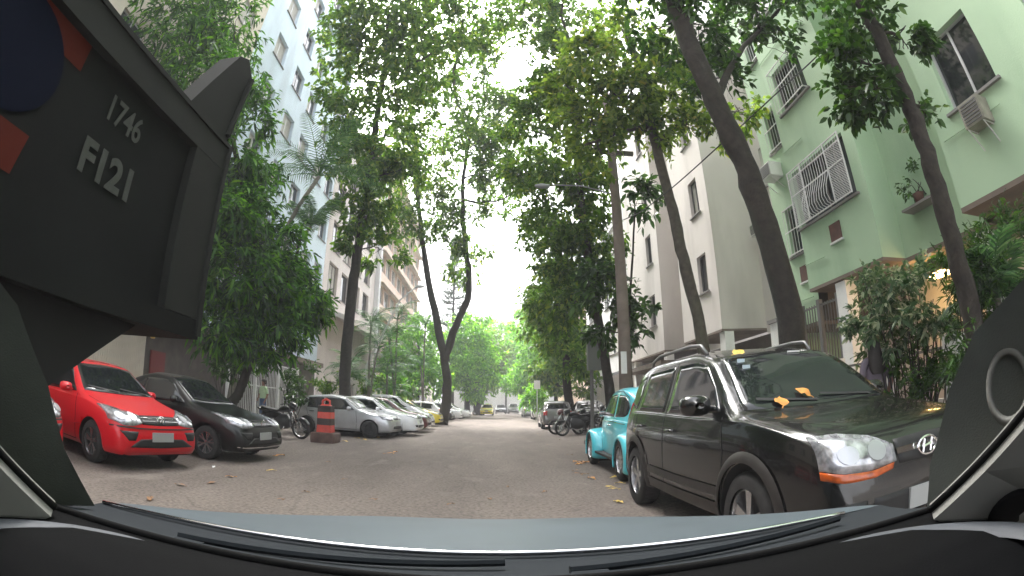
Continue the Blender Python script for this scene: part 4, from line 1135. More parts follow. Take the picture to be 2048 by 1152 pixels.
# ---- motorcycles ---------------------------------------------------------
def motorcycle(label, loc, az, pm, group=None, lean=8):
    t = empty('motorcycle', (0, 0, 0), 0, label, 'motorcycle', group)
    r = .31
    for (y, nm) in ((.0, 'front'), (-1.28, 'rear')):
        b = MB(); b.lathe([(r-.075, -.045), (r-.04, -.058), (r, -.03), (r+.005, 0), (r, .03), (r-.04, .058), (r-.075, .045)], 30, 'x'); wv = b.build('wheel', M['rubber'], t, True); wv.location = (0, y, r)
        b = MB(); b.lathe([(r-.055, -.025), (r-.075, -.02), (r-.075, .02), (r-.055, .025)], 30, 'x')
        for k in range(14):
            a = 2*math.pi*k/14; b.tube([(.02*(-1)**k, .03*math.cos(a+.4), .03*math.sin(a+.4)), (0, (r-.07)*math.cos(a), (r-.07)*math.sin(a))], .005, 4)
        b.lathe([(.001, -.05), (.05, -.045), (.05, .045), (.001, .05)], 16, 'x'); b.lathe([(.05, .05), (.12, .052), (.12, .056), (.05, .056)], 20, 'x', closed=True)
        b.build('rim', M['rim'], wv)
    b = MB()
    for s in (1, -1): b.tube([(s*.085, .0, r), (s*.085, -.22, .78), (s*.07, -.3, .98)], .02, 8)
    b.tube([(-.1, -.27, .9), (.1, -.27, .9)], .025, 6); b.build('fork', M['chrome'], t, True)
    b = MB(); b.tube([(-.36, -.45, 1.05), (-.25, -.33, 1.08), (0, -.3, 1.0), (.25, -.33, 1.08), (.36, -.45, 1.05)], .014, 8); hb = b.build('handlebar', M['black_plastic'], t, True)
    for s in (1, -1):
        b = MB(); b.tube([(s*.25, -.33, 1.08), (s*.3, -.3, 1.22)], .007, 5); b.lathe([(0, .01), (.055, .0), (.055, -.015), (0, -.02)], 14, 'y', (s*.33, -.3, 1.25)); b.build('mirror', M['black_plastic'], t, True)
    b = MB(); b.lathe([(0, .07), (.06, .065), (.085, .03), (.075, -.03), (.03, -.09)], 18, 'y', (0, -.17, .93)); b.build('headlight', M['lamp'], t, True)
    def blob(name, secs, m):
        n = 14; V = []
        for (y, z, hw, hh2) in secs:
            for k in range(n):
                a = 2*math.pi*k/n; V.append((hw*math.cos(a), y, z + hh2*math.sin(a)))
        b = MB(); b.add(V, [(i*n+k, i*n+(k+1)%n, (i+1)*n+(k+1)%n, (i+1)*n+k) for i in range(len(secs)-1) for k in range(n)] + [tuple(range(n)), tuple((len(secs)-1)*n+k for k in range(n-1, -1, -1))])
        return b.build(name, m, t, True)
    blob('fuel_tank', [(-.28, .86, .03, .03), (-.36, .87, .11, .08), (-.55, .88, .14, .1), (-.72, .84, .1, .07), (-.78, .82, .05, .04)], pm)
    blob('seat', [(-.7, .82, .08, .03), (-.8, .81, .12, .04), (-1.1, .83, .12, .045), (-1.4, .88, .09, .035), (-1.48, .89, .03, .02)], M['black_plastic'])
    blob('tail_fairing', [(-1.15, .76, .08, .05), (-1.4, .8, .08, .05), (-1.6, .84, .04, .03)], pm)
    blob('engine', [(-.36, .46, .08, .12), (-.45, .5, .17, .22), (-.72, .48, .19, .24), (-.92, .45, .12, .16)], M['rimdark'])
    blob('side_panel', [(-.7, .66, .1, .06), (-.85, .66, .15, .11), (-1.15, .66, .14, .11), (-1.4, .72, .06, .05)], M['black_plastic'])
    blob('front_fairing', [(-.1, .93, .05, .06), (-.18, .95, .13, .13), (-.3, .97, .14, .12), (-.38, .98, .06, .06)], pm)
    blob('rear_mudguard', [(-1.1, .63, .05, .03), (-1.35, .68, .07, .03), (-1.62, .6, .06, .03), (-1.72, .45, .04, .02)], M['black_plastic'])
    b = MB()
    for (y0, z0) in ((.0, r),): 
        for i in range(12):
            a0, a1 = R(25 + 10*i), R(35 + 10*i)
            rr = r + .035
            b.add([(-.05, rr*math.cos(a0), r+rr*math.sin(a0)), (.05, rr*math.cos(a0), r+rr*math.sin(a0)), (.05, rr*math.cos(a1), r+rr*math.sin(a1)), (-.05, rr*math.cos(a1), r+rr*math.sin(a1))], [(0,1,2,3)])
    b.build('front_mudguard', pm, t, True)
    b = MB(); b.tube([(0, -.3, .85), (0, -.42, .35), (0, -.9, .3), (0, -1.0, .72)], .022, 6); b.tube([(.1, -.95, .35), (.1, -1.28, .3)], .018, 6); b.tube([(-.1, -.95, .35), (-.1, -1.28, .3)], .018, 6); b.tube([(.08, -1.28, .32), (.1, -1.25, .75)], .016, 6); b.tube([(-.08, -1.28, .32), (-.1, -1.25, .75)], .016, 6)
    b.build('frame', M['black_plastic'], t, True)
    b = MB(); b.tube([(.12, -.5, .4), (.13, -.6, .25), (.14, -1.0, .25), (.15, -1.45, .38)], [.02, .02, .03, .04], 8); b.build('exhaust', M['chrome'], t, True)
    t.location = (loc[0], loc[1], 0); t.rotation_euler = (0, R(lean), -R(az))
    return t
moto = motorcycle('black motorcycle with bright front fork, standing between the black sedan and the striped bollard', (-5.65, 13.9), 100, M['p_black'])
m2 = motorcycle('red and black motorcycle at the road end of the right-hand motorcycle row', (2.62, 20.3), 262, M['p_maroon'])
for k, (x, y, a, lb) in enumerate(((2.75, 19.2, 255, 'black motorcycle nearest to us in the right-hand motorcycle row'), (3.55, 20.0, 250, 'black motorcycle in the middle of the right-hand row, beside the red one'), (4.3, 19.6, 245, 'black motorcycle against the kerb, last of the right-hand row'))):
    c = copy_tree(moto); c.location = (x, y, 0 if x < 3.7 else .13); c.rotation_euler = (0, R(8), -R(a)); tag(c, lb)

# ------------------------------------------------------------------ vegetation
def np_mesh(name, V, F4):
    me = bpy.data.meshes.new(name)
    nv, nf = len(V), len(F4)
    me.vertices.add(nv); me.vertices.foreach_set('co', np.asarray(V, np.float32).ravel())
    me.loops.add(nf*4); me.loops.foreach_set('vertex_index', np.asarray(F4, np.int32).ravel())
    me.polygons.add(nf); me.polygons.foreach_set('loop_start', np.arange(0, nf*4, 4, dtype=np.int32))
    me.update(calc_edges=True)
    return me
LEAFLOG = [0]
DENS = 1.0
def leaves(P, D, size, rng, aspect=.42, fold=.18, droop=.3, hi=True):
    """P leaf bases, D main directions (n,3); returns verts, quads"""
    n = len(P); LEAFLOG[0] += n
    D = D / (np.linalg.norm(D, axis=1, keepdims=True) + 1e-9)
    up = rng.normal(size=(n, 3)) * .55 + np.array([0, 0, 1.0])
    S = np.cross(D, up); S /= (np.linalg.norm(S, axis=1, keepdims=True) + 1e-9)
    N = np.cross(S, D)
    L = (size * rng.uniform(.65, 1.25, n))[:, None]; Wd = L * aspect * .5
    dr = np.array([0, 0, -1.0]) * droop
    b0 = P; tip = P + D*L + dr*L
    m1 = P + D*L*.38 + N*(-fold*Wd) + dr*L*.15; m2 = P + D*L*.72 - N*(fold*Wd*.6) + dr*L*.5
    if hi:
        l1 = m1 + S*Wd + N*fold*Wd; r1 = m1 - S*Wd + N*fold*Wd
        l2 = m2 + S*Wd*.78 + N*fold*Wd; r2 = m2 - S*Wd*.78 + N*fold*Wd
        V = np.stack([b0, l1, l2, tip, r2, r1], 1).reshape(-1, 3)
        k = np.arange(n)[:, None]*6
        F = np.concatenate([k + np.array([[0, 1, 2, 3]]), k + np.array([[0, 3, 4, 5]])], 0)
    else:
        mm = P + D*L*.5 + dr*L*.3
        V = np.stack([b0, mm + S*Wd, tip, mm - S*Wd], 1).reshape(-1, 3)
        k = np.arange(n)[:, None]*4; F = k + np.array([[0, 1, 2, 3]])
    return V, F
def crown(name, blobs, m, parent, rng, size=.15, per=9, aspect=.45, droop=.3, hi=True, clump=.32, tipup=.1):
    """blobs: (x,y,z, rx,ry,rz, n sprigs)"""
    VV, FF, off = [], [], 0
    for (x, y, z, rx, ry, rz, n) in blobs:
        n = int(n*DENS)
        nc = max(3, n // 14)
        u = rng.normal(size=(nc, 3)); u /= np.linalg.norm(u, axis=1, keepdims=True); u *= rng.uniform(.25, 1, (nc, 1))**.6
        cc = u * np.array([rx, ry, rz]) + np.array([x, y, z])
        ci = rng.integers(0, nc, n)
        sp = cc[ci] + rng.normal(size=(n, 3)) * np.array([rx, ry, rz*.75]) * clump * .62
        dirv = sp - np.array([x, y, z]); dirv /= (np.linalg.norm(dirv, axis=1, keepdims=True) + 1e-6)
        dirv = dirv + rng.normal(size=(n, 3)) * .6 + np.array([0, 0, tipup])
        dirv /= np.linalg.norm(dirv, axis=1, keepdims=True)
        k = rng.uniform(0, 1, (n, per)); base = sp[:, None, :] + dirv[:, None, :] * (k * size * 1.9)[..., None]
        D = dirv[:, None, :] * .75 + rng.normal(size=(n, per, 3)) * .75
        V, F = leaves(base.reshape(-1, 3), D.reshape(-1, 3), size, rng, aspect, droop=droop, hi=hi)
        VV.append(V); FF.append(F + off); off += len(V)
    me = np_mesh(name, np.concatenate(VV), np.concatenate(FF))
    me.polygons.foreach_set('use_smooth', [True]*len(me.polygons))
    me.materials.append(m)
    o = bpy.data.objects.new(name, me); COL.objects.link(o); o.parent = parent
    return o
def wob(pts, rng, amp, sub=5):
    P = catmull(pts, sub); out = []
    for i, p in enumerate(P):
        out.append(np.array(p) + (rng.normal(size=3)*amp if 0 < i < len(P)-1 else 0))
    return out
def limb(b, pts, r0, r1, rng, amp=.02, sub=5, n=9):
    P = wob(pts, rng, amp, sub); k = len(P)
    b.tube(P, [max(.006, (r0 + (r1-r0)*(i/(k-1)))*(1+rng.normal()*.05)) for i in range(k)], n)
    return P
def pb(px, py, Y, rpx, n, squash=.85):
    """crown mass measured from the photograph: direction, distance and apparent radius -> metres"""
    c = at(px, py, Y); d = np.linalg.norm(c - [0, 0, CAMH]); r = rpx / FPX * d
    return (c[0], c[1], c[2], r, r, r*squash, n)
def tree(name, label, trunk, r0, blobs, leafm, seed, size, per=9, barkm='bark', limbs=(), group=None, cat='tree', aspect=.45, droop=.3, hi=True, rtop=None, branches=True, base=None, bn=1.0, clump=.32):
    rng = np.random.default_rng(seed)
    base = base if base is not None else trunk[0]
    t = empty(name, tuple(base), 0, label, cat, group)
    B = np.array(base, float)
    b = MB(); T = [np.array(p, float) for p in trunk]
    if T[0][2] < .4:
        T0 = T[0].copy(); T = [T0, T0 + (T[1]-T0)*.08] + T[1:]
    P = wob(T, rng, r0*.06, 5); k = len(P); rt = rtop if rtop else r0*.45
    rad = [(r0*(1.45 if i < 1 else 1.18 if i < 3 else 1) + (rt-r0)*i/(k-1))*(1+rng.normal()*.04) for i in range(k)]
    b.tube(P, rad, 12)
    paths = [P]
    for (pts, ra, rb_) in limbs: paths.append(limb(b, pts, ra, rb_, rng, ra*.12))
    if branches:
        allp = [q for pth in paths for q in pth[len(pth)//3:]]
        A = np.array(allp)
        for bl in blobs:
            c = np.array(bl[:3]); rr = np.array(bl[3:6])
            d = np.linalg.norm(A - (c - np.array([0, 0, rr[2]*.5])), axis=1); s = A[int(np.argmin(d))]
            L = np.linalg.norm(c - s)
            mid = (s + c)/2 + rng.normal(size=3)*L*.09 - np.array([0, 0, .05*L])
            rb0 = min(r0*.4, .012*L + .02)
            Q = limb(b, [s, mid, c], rb0, rb0*.4, rng, L*.012, 4, 6)
            for _ in range(int(7*bn)):
                u = rng.normal(size=3); u /= np.linalg.norm(u); e = c + u*rr*rng.uniform(.5, .95)
                st = Q[rng.integers(len(Q)//2, len(Q))]
                limb(b, [st, (st+e)/2 + rng.normal(size=3)*.06*np.linalg.norm(e-st), e], rb0*.38, .006, rng, .01, 3, 4)
    o = b.build('trunk', M[barkm], t, True); o.location = -B
    o = crown('crown', blobs, M[leafm], t, rng, size, per, aspect, droop, hi, clump); o.location = -B
    return t

V3 = np.array
DENS = 1.3
# T1: big leaning trunk just beyond the SUV
tree('street_tree', 'big tree with a thick dark trunk leaning over the road, rising behind the black SUV', 
     [V3([4.62, 6.5, .1]), at(1585, 680, 6.4), at(1530, 450, 6.35), at(1485, 320, 6.3), at(1430, 200, 6.2), at(1375, 80, 6.1), at(1330, -60, 6.0)], .24,
     [pb(1400, 50, 6.4, 95, 110), pb(1500, 70, 6.8, 95, 110), pb(1560, 20, 6.6, 60, 50), pb(1310, 60, 7.0, 55, 26), pb(1440, 160, 7, 60, 40), pb(1490, -60, 6, 140, 90), pb(1350, -80, 6, 130, 90), pb(1620, -60, 5.4, 80, 40)], 'leaf_dark', 1, .165, 8, rtop=.17,
     limbs=[([at(1430, 200, 6.2), at(1475, 110, 6.6), at(1540, 40, 6.9)], .09, .03), ([at(1375, 80, 6.1), at(1345, 20, 6.5), at(1290, -40, 6.8)], .08, .03)], aspect=.52)
DENS = 1.6
# T2
tree('street_tree', 'slim tree with knobbly trunk and yellow-green leaves in front of the warm grey building',
     [V3([5.15, 10.6, .1]), at(1402, 665, 10.6), at(1372, 540, 10.5), at(1350, 440, 10.4), at(1322, 330, 10.3), at(1300, 240, 10.2), at(1285, 160, 10.1), at(1250, 60, 10)], .17,
     [pb(1235, 150, 10, 80, 150), pb(1180, 240, 10.3, 70, 110), pb(1290, 250, 10.5, 70, 70), pb(1340, 180, 10.3, 60, 80), pb(1180, 110, 10, 60, 90), pb(1260, 70, 10, 60, 70), pb(1380, 250, 10.2, 50, 40), pb(1490, 230, 9.4, 38, 26), pb(1200, 310, 10.4, 50, 45), pb(1440, 260, 9.8, 34, 20), pb(1230, 210, 10.2, 80, 110), pb(1140, 180, 10.6, 50, 60), pb(1330, 130, 10, 55, 60)], 'leaf_yel', 2, .175, 8,
     barkm='bark2', rtop=.1, bn=2.2, aspect=.5, limbs=[([at(1300, 250, 10.2), at(1240, 265, 10.1), at(1170, 290, 10)], .07, .03), ([at(1310, 290, 10.2), at(1370, 240, 10.2), at(1430, 225, 10)], .06, .02), ([at(1290, 190, 10.2), at(1230, 190, 10), at(1190, 130, 10)], .06, .02)])
DENS = 1.4
# T3
tree('street_tree', 'dark slender tree standing close on the right, before the large window of the green building',
     [V3([4.75, 3.1, .1]), at(1945, 640, 3.1), at(1905, 480, 3.05), at(1868, 350, 3.0), at(1830, 240, 3.0), at(1780, 120, 2.95), at(1715, -10, 2.9), at(1660, -120, 2.9)], .13,
     [pb(1725, 45, 3.0, 62, 75), pb(1700, 120, 3.2, 55, 70), pb(1745, 180, 3.2, 48, 50), pb(1800, 70, 3.0, 40, 36), pb(1845, 215, 3.2, 26, 14), pb(1700, -80, 3, 110, 60), pb(1690, 190, 3.4, 26, 14)], 'leaf_dark', 3, .115, 8, rtop=.08, aspect=.55)
DENS = 1.4
# T5, T6
tree('street_tree', 'tree with a dark slanting trunk beside the concrete pole',
     [V3([3.95, 16, .1]), at(1218, 770, 16), at(1190, 600, 16), at(1168, 450, 16), at(1155, 330, 16), at(1148, 230, 16), at(1140, 120, 16)], .2,
     [pb(1130, 330, 16, 75, 260), pb(1120, 440, 16.5, 80, 290), pb(1135, 520, 17, 50, 130), pb(1185, 470, 16.2, 50, 110), pb(1200, 560, 15.6, 40, 55), pb(1120, 170, 16, 65, 190), pb(1060, 260, 16.5, 55, 120), pb(1180, 380, 16, 50, 110), pb(1160, 60, 16, 80, 200), pb(1150, 600, 17, 60, 150), pb(1060, 60, 16, 60, 90), pb(1110, 610, 18, 36, 80), pb(1120, -40, 15, 110, 190), pb(1085, 200, 16, 50, 130), pb(1060, 330, 17, 50, 130), pb(1050, 20, 15, 60, 120), pb(1090, 110, 15, 50, 110)], 'leaf_mid', 5, .21, 9, rtop=.1)
tree('street_tree', 'small broad-leaved tree growing beside the concrete pole, its leaf rosettes low down',
     [V3([4.3, 14.2, .1]), at(1262, 760, 14.2), at(1258, 640, 14.2), at(1262, 560, 14.2), at(1270, 420, 14)], .07,
     [pb(1272, 600, 14, 26, 18), pb(1262, 655, 14, 24, 16), pb(1212, 655, 14.4, 30, 26), pb(1270, 395, 13.6, 36, 30), pb(1215, 600, 14.4, 34, 30), pb(1190, 540, 14.6, 34, 36)], 'leaf_dark', 6, .26, 9, rtop=.03, aspect=.5)
tree('street_tree', 'straight dark tree on the right kerb above the grey hatchback',
     [V3([4.4, 26, .1]), at(1135, 780, 26), at(1132, 660, 26), at(1118, 540, 26), at(1110, 420, 26)], .3,
     [pb(1110, 600, 26, 55, 260), pb(1120, 550, 27, 42, 180), pb(1150, 660, 26, 40, 140), pb(1120, 690, 27, 40, 140), pb(1095, 450, 28, 40, 100), pb(1085, 660, 29, 40, 130), pb(1165, 720, 24, 30, 70)], 'leaf_mid', 7, .3, 9, hi=False)
DENS = .95
# T7 forked
fk = at(890, 722, 30)
tree('forked_tree', 'forked tree in the centre left, its two trunks parting above the parked cars',
     [V3([fk[0] - .1, 30, 0]), at(894, 790, 30), fk, at(868, 620, 30), at(850, 520, 30), at(838, 420, 30), at(832, 300, 30), at(815, 190, 30)], .36,
     [pb(830, 330, 29, 95, 420), pb(905, 260, 28, 100, 420), pb(985, 330, 30, 50, 120), pb(865, 430, 30, 60, 160), pb(800, 440, 29, 45, 110), pb(930, 530, 30, 38, 110), pb(1000, 400, 31, 50, 90), pb(1035, 320, 29, 60, 170), pb(900, 140, 26, 80, 260), pb(955, 190, 27, 60, 130), pb(930, 440, 30, 45, 80), pb(905, 480, 30, 26, 50), pb(1000, 260, 28, 50, 110), pb(870, 60, 25, 80, 220), pb(1000, 350, 29, 55, 130), pb(960, 280, 28, 50, 130), pb(1050, 370, 30, 34, 60), pb(1030, 210, 27, 40, 90), pb(960, 110, 24, 40, 90), pb(980, 20, 22, 60, 120)], 'leaf_mid', 8, .33, 9, hi=False,
     rtop=.09, limbs=[([fk, at(912, 650, 30), at(938, 580, 30), at(928, 470, 30), at(925, 380, 30), at(940, 260, 30)], .27, .1)])
DENS = 1.25
# T8
tree('street_tree', 'tall tree with a straight dark trunk behind the silver hatchback',
     [V3([-5.75, 19, 0]), at(690, 750, 19), at(703, 600, 19), at(716, 500, 19), at(728, 420, 19), at(745, 300, 19), at(758, 200, 19), at(780, 80, 19)], .27,
     [pb(725, 330, 19, 70, 190), pb(765, 250, 19, 95, 320), pb(700, 160, 18, 75, 200), pb(820, 130, 18, 95, 330), pb(715, 60, 17, 75, 200), pb(850, 50, 17, 80, 220), pb(780, 20, 16, 90, 220), pb(930, 60, 17, 55, 90), pb(745, 410, 19.5, 55, 130), pb(705, 425, 18.5, 40, 60), pb(715, 490, 19, 35, 50), pb(800, 340, 19.5, 50, 100), pb(760, 500, 20, 40, 45), pb(760, -70, 15, 160, 220), pb(960, -50, 16, 120, 110), pb(690, 230, 17.5, 30, 30)], 'leaf_mid', 9, .25, 9, rtop=.12, aspect=.5)
DENS = 1.4
# T9 mango-like mass on the left
tree('mango_tree', 'dense drooping dark green tree filling the left pavement above the black sedan',
     [V3([-7.9, 12.2, .1]), at(475, 790, 12.2), at(500, 725, 12.2), at(535, 650, 12.2), at(520, 560, 12), at(500, 450, 12), at(470, 300, 11.5), at(440, 150, 11)], .17,
     [pb(470, 60, 11, 80, 190), pb(360, 60, 9.5, 100, 210), pb(415, 170, 10, 80, 210), pb(495, 230, 11.5, 50, 85), pb(480, 370, 11.5, 60, 130), pb(465, 300, 11, 50, 110), pb(500, 450, 11.5, 65, 170), pb(560, 500, 12.5, 60, 150), pb(470, 540, 11, 75, 220), pb(600, 580, 13, 48, 110), pb(440, 640, 11, 55, 150), pb(545, 590, 12, 70, 230), pb(540, 670, 12, 55, 120), pb(600, 640, 13, 40, 70), pb(440, 450, 10.5, 60, 150), pb(400, -40, 9, 150, 180), pb(640, 600, 13.5, 35, 50)], 'leaf_mango', 10, .26, 9, aspect=.27, droop=.5,
     limbs=[([at(535, 650, 12.2), at(580, 560, 12.6), at(600, 480, 12.8)], .09, .04)])
# background trees
def bgtree(label, px, Y, gz, blobs, m, seed, size=.4, r0=.22):
    base = at(px, 800, Y); base[2] = gz
    return tree('street_tree', label, [base, at(px, 790, Y)*1.0, at(px+3, 740, Y), at(px+2, 690, Y)], r0, blobs, m, seed, size, 9, hi=False, group='leafy trees closing the street', bn=.6)
bgtree('bright green bushy tree behind the left row, before the forked trunk', 835, 42, 0, [pb(830, 700, 42, 48, 260), pb(790, 730, 41, 36, 150), pb(860, 755, 42, 40, 180), pb(850, 660, 43, 30, 110), pb(815, 770, 40, 34, 120), pb(790, 775, 38, 30, 100)], 'leaf_bright', 21, .38)
bgtree('bright green tree just right of the forked trunk', 935, 52, 0, [pb(930, 680, 52, 45, 240), pb(950, 720, 52, 45, 240), pb(925, 740, 50, 36, 160), pb(960, 660, 54, 28, 90), pb(960, 765, 50, 36, 150)], 'leaf_bright', 22, .45, .4)
bgtree('darker tree with a stout trunk at the left of the street end', 958, 66, 0, [pb(965, 715, 66, 36, 220), pb(975, 740, 66, 36, 200), pb(950, 770, 64, 26, 110), pb(990, 700, 68, 32, 170)], 'leaf_mid', 23, .5, .9)
bgtree('hazy green tree crown over the middle of the street end', 1012, 84, 0, [pb(1010, 680, 84, 50, 330), pb(1000, 725, 82, 44, 280), pb(1040, 720, 80, 46, 280), pb(1045, 650, 84, 36, 160), pb(1010, 745, 80, 34, 150)], 'leaf_bright', 24, .6)
bgtree('green tree on the right side near the street end, over the white hatchback', 1072, 56, .1, [pb(1070, 690, 56, 48, 270), pb(1040, 760, 58, 30, 150), pb(1060, 740, 56, 44, 230), pb(1095, 745, 54, 38, 190), pb(1060, 640, 58, 34, 120), pb(1085, 610, 56, 30, 90)], 'leaf_bright', 25, .45)
bgtree('yellow-green tree above the motorcycles on the right', 1112, 38, .1, [pb(1105, 700, 38, 42, 200), pb(1130, 735, 37, 34, 140), pb(1095, 755, 38, 34, 140), pb(1180, 760, 34, 28, 80), pb(1150, 700, 36, 26, 80)], 'leaf_mid', 26, .34)
# low bush near the grey hatchback
t = empty('bush', (3.9, 33, .13), 0, 'bright yellow-green bush above the cars on the right kerb', 'bush')
o = crown('foliage', [pb(1078, 790, 40, 22, 130), pb(1068, 800, 40, 18, 80)], M['leaf_bright'], t, np.random.default_rng(31), .3, 9, hi=False); o.location = (-3.9, -33, -.13)
o.data.transform(Matrix.Identity(4))
# conifer behind
def conifer():
    rng = np.random.default_rng(40); c = at(905, 700, 62); x, y = c[0], c[1]; top = at(905, 470, 62)[2]
    t = empty('conifer', (x, y, 0), 0, 'tall narrow dark conifer standing against the white sky behind the forked tree', 'tree')
    b = MB(); b.tube([(0, 0, 0), (0, 0, top*.5), (0, 0, top)], [.3, .2, .04], 8); P = []; D = []
    z = 5.0
    while z < top - .3:
        L = 2.1*(1 - (z/top)**2.2) + .25
        for k in range(7):
            a = rng.uniform(0, 6.28); e = V3([math.cos(a)*L, math.sin(a)*L, z + .25*L - .1])
            s = V3([0, 0, z]); b.tube([s, (s+e)/2 - V3([0, 0, .12*L]), e], [.05, .035, .015], 4)
            for q in np.linspace(.25, 1, 12):
                for _ in range(4): P.append(s*(1-q) + e*q); D.append(V3([math.cos(a), math.sin(a), .3]) + rng.normal(size=3)*.8)
        z += .72
    b.build('trunk', M['bark'], t, True)
    V, F = leaves(np.array(P), np.array(D), .42, rng, .25, hi=False, droop=0); me = np_mesh('foliage', V, F); me_obj('foliage', me, M['leaf_pine'], t)
conifer()
DENS = 1.3
# palms ----------------------------------------------------------------
def frond_mesh(L, rng, leaflet=.55, n=30, droop=1.0, wid=.035):
    V, F = [], []; P = []
    for i in range(n):
        t = i/(n-1); P.append(V3([L*t*(1 - .18*t*t), 0, L*(.42*t - droop*.62*t*t)]))
    b = MB(); b.tube(P, [.022*(1-i/n*.85) for i in range(n)], 5)
    for i in range(3, n):
        t = i/(n-1); ll = leaflet*math.sin(math.pi*min(1, .12 + .85*t))**.6*(1 - .3*t)
        tv = P[i] - P[i-1]; tv /= np.linalg.norm(tv)
        for s in (1, -1):
            d = V3([tv[0]*.55, s*.8, -.22 + rng.normal()*.09]); d /= np.linalg.norm(d)
            p = P[i]; m_ = p + d*ll*.5 + V3([0, 0, -.03*ll]); e = p + d*ll + V3([0, 0, -.3*ll])
            q = tv*wid*.5
            b.add([p - q*.5, m_ - q, e, m_ + q, p + q*.5], [(0, 1, 3, 4), (1, 2, 3)])
    return b.mesh('frond')
def palm(label, base, height, L, nf, seed, lean=(0, 0), rad=.1, leaflet=.5, droop=1.0, spread=1.0, stems=1, cat='palm', name='palm_tree', n=30):
    rng = np.random.default_rng(seed); t = empty(name, tuple(base), 0, label, cat)
    fm = [frond_mesh(L, rng, leaflet, n, droop) for _ in range(3)]
    for m_ in fm: m_.materials.append(M['leaf_palm'])
    for s in range(stems):
        hx = height*(1 if s == 0 else rng.uniform(.55, .95)); tx, ty = (lean if s == 0 else (rng.uniform(-.9, .9), rng.uniform(-.9, .9)))
        b = MB(); P = [V3([tx*k*k*.6, ty*k*k*.6, hx*k]) + (rng.normal(size=3)*.01) for k in np.linspace(0, 1, 9)]
        b.tube(P, [rad*(1.3 if i == 0 else 1)*(1 - .25*i/8) for i in range(9)], 10); b.build('trunk', M['palm_trunk'], t, True)
        for k in range(nf):
            o = bpy.data.objects.new('frond', fm[k % 3]); COL.objects.link(o); o.parent = t; o.location = tuple(P[-1])
            el = rng.uniform(-.15, 1.05)*spread
            o.rotation_euler = (rng.normal()*.15, -el, 2*math.pi*k/nf*1.0 + rng.uniform(-.3, .3)); o.scale = [rng.uniform(.8, 1.1)]*3
    return t
pt = at(640, 345, 15.2)
palm('tall feathery palm in front of the pale blue building', (-8.9, 15.2, .13), pt[2] - .3, 3.2, 20, 51, ((pt[0] + 8.9)/.6, 0), .1, .62, 1.1)
pt = at(622, 450, 15.6)
palm('shorter palm with stiff fronds below the feathery palm', (-9.3, 15.6, .13), pt[2] - .2, 1.6, 16, 52, ((pt[0] + 9.3)/.6, 0), .07, .5, .6, 1.1)
for k, (px, py, Y, L, st, lb) in enumerate(((742, 655, 23.5, 2.0, 2, 'clustered palm just right of the straight dark trunk, left row'), (795, 640, 27, 2.4, 3, 'clustered palm under the curved street lamp'), (850, 655, 33, 2.5, 2, 'dark palm just left of the forked tree'), (700, 735, 21, 1.5, 2, 'low palm behind the white saloon'), (775, 735, 26, 1.8, 3, 'low palm clump behind the white people carrier'))):
    p = at(px, py, Y); palm(lb, (p[0], Y, .05), p[2], L, 10, 60+k, (0, 0), .06, .5, 1.1, 1.0, st, n=22)
# shrubs on the left pavement under the mango tree and behind the motorcycle
def shrub(label, spec, m, seed, size, aspect=.4, name='shrub', per=8, hi=True, z0=.13, nst=5):
    rng = np.random.default_rng(seed); c = np.mean([s[:3] for s in spec], axis=0); c[2] = z0
    t = empty(name, tuple(c), 0, label, 'shrub')
    o = crown('foliage', spec, M[m], t, rng, size, per, aspect, hi=hi); o.location = -c
    b = MB()
    for s in spec:
        for _ in range(nst):
            u = rng.normal(size=3)*.35; e = V3(s[:3]) + u*V3(s[3:6]); st = c + V3([rng.normal()*.15, rng.normal()*.15, 0]); st = V3([(st[0]+s[0])/2, (st[1]+s[1])/2, z0])
            limb(b, [st, (st+e)/2 + rng.normal(size=3)*.05, e], .018, .005, rng, .01, 3, 5)
    o = b.build('stems', M['bark'], t, True); o.location = -c
    return t
shrub('dark shrub behind the motorcycle on the left', [pb(590, 790, 16, 24, 40), pb(610, 760, 17, 26, 40), pb(575, 770, 17, 20, 30)], 'leaf_dark', 71, .15)
shrub('dark shrub under the drooping tree, between red door and white fence', [pb(470, 720, 13.5, 34, 60), pb(440, 740, 13, 28, 40)], 'leaf_dark', 72, .2, .3)
shrub('green shrub behind the silver hatchback', [pb(650, 760, 20.5, 26, 50), pb(700, 770, 21.5, 24, 40), pb(740, 765, 24, 24, 50)], 'leaf_mid', 73, .16)
shrub('variegated pale-leaved shrub behind the SUV windscreen', [pb(1760, 590, 4.9, 48, 60), pb(1820, 570, 4.6, 48, 60), pb(1800, 650, 4.6, 52, 70), pb(1740, 640, 5.2, 34, 40), pb(1860, 620, 4.3, 44, 60), pb(1740, 700, 5.3, 26, 20)], 'leaf_pale', 74, .12, .38)
shrub('leafy green shrub at the foot of the slender right-hand tree', [pb(1820, 730, 4.6, 44, 50), pb(1870, 700, 4.3, 48, 60), pb(1880, 770, 4.2, 40, 40), pb(1800, 790, 4.6, 30, 24)], 'leaf_dark', 75, .1, .4)
shrub('dark climbing foliage round the slender tree at the right edge', [pb(1930, 540, 3.3, 60, 90), pb(1990, 590, 3.1, 70, 120), pb(2020, 500, 3.0, 60, 90), pb(1960, 660, 3.2, 60, 90), pb(2030, 680, 3.0, 60, 90), pb(1940, 740, 3.3, 40, 50)], 'leaf_dark', 76, .12, .2)
t = shrub('small potted plant on a ledge of the green building', [(7.5, 5.6, 4.62, .2, .26, .26, 18)], 'leaf_dark', 77, .1, z0=4.38, nst=4)
b = MB(); b.lathe([(0, -.17), (.08, -.17), (.12, .02), (.1, .02), (.08, -.02), (0, -.02)], 16); b.build('pot', M['brick_red'], t, True)
b = MB(); b.box((-.16, -.4, -.22), (.197, .4, -.175)); b.build('ledge', M['sill'], t)
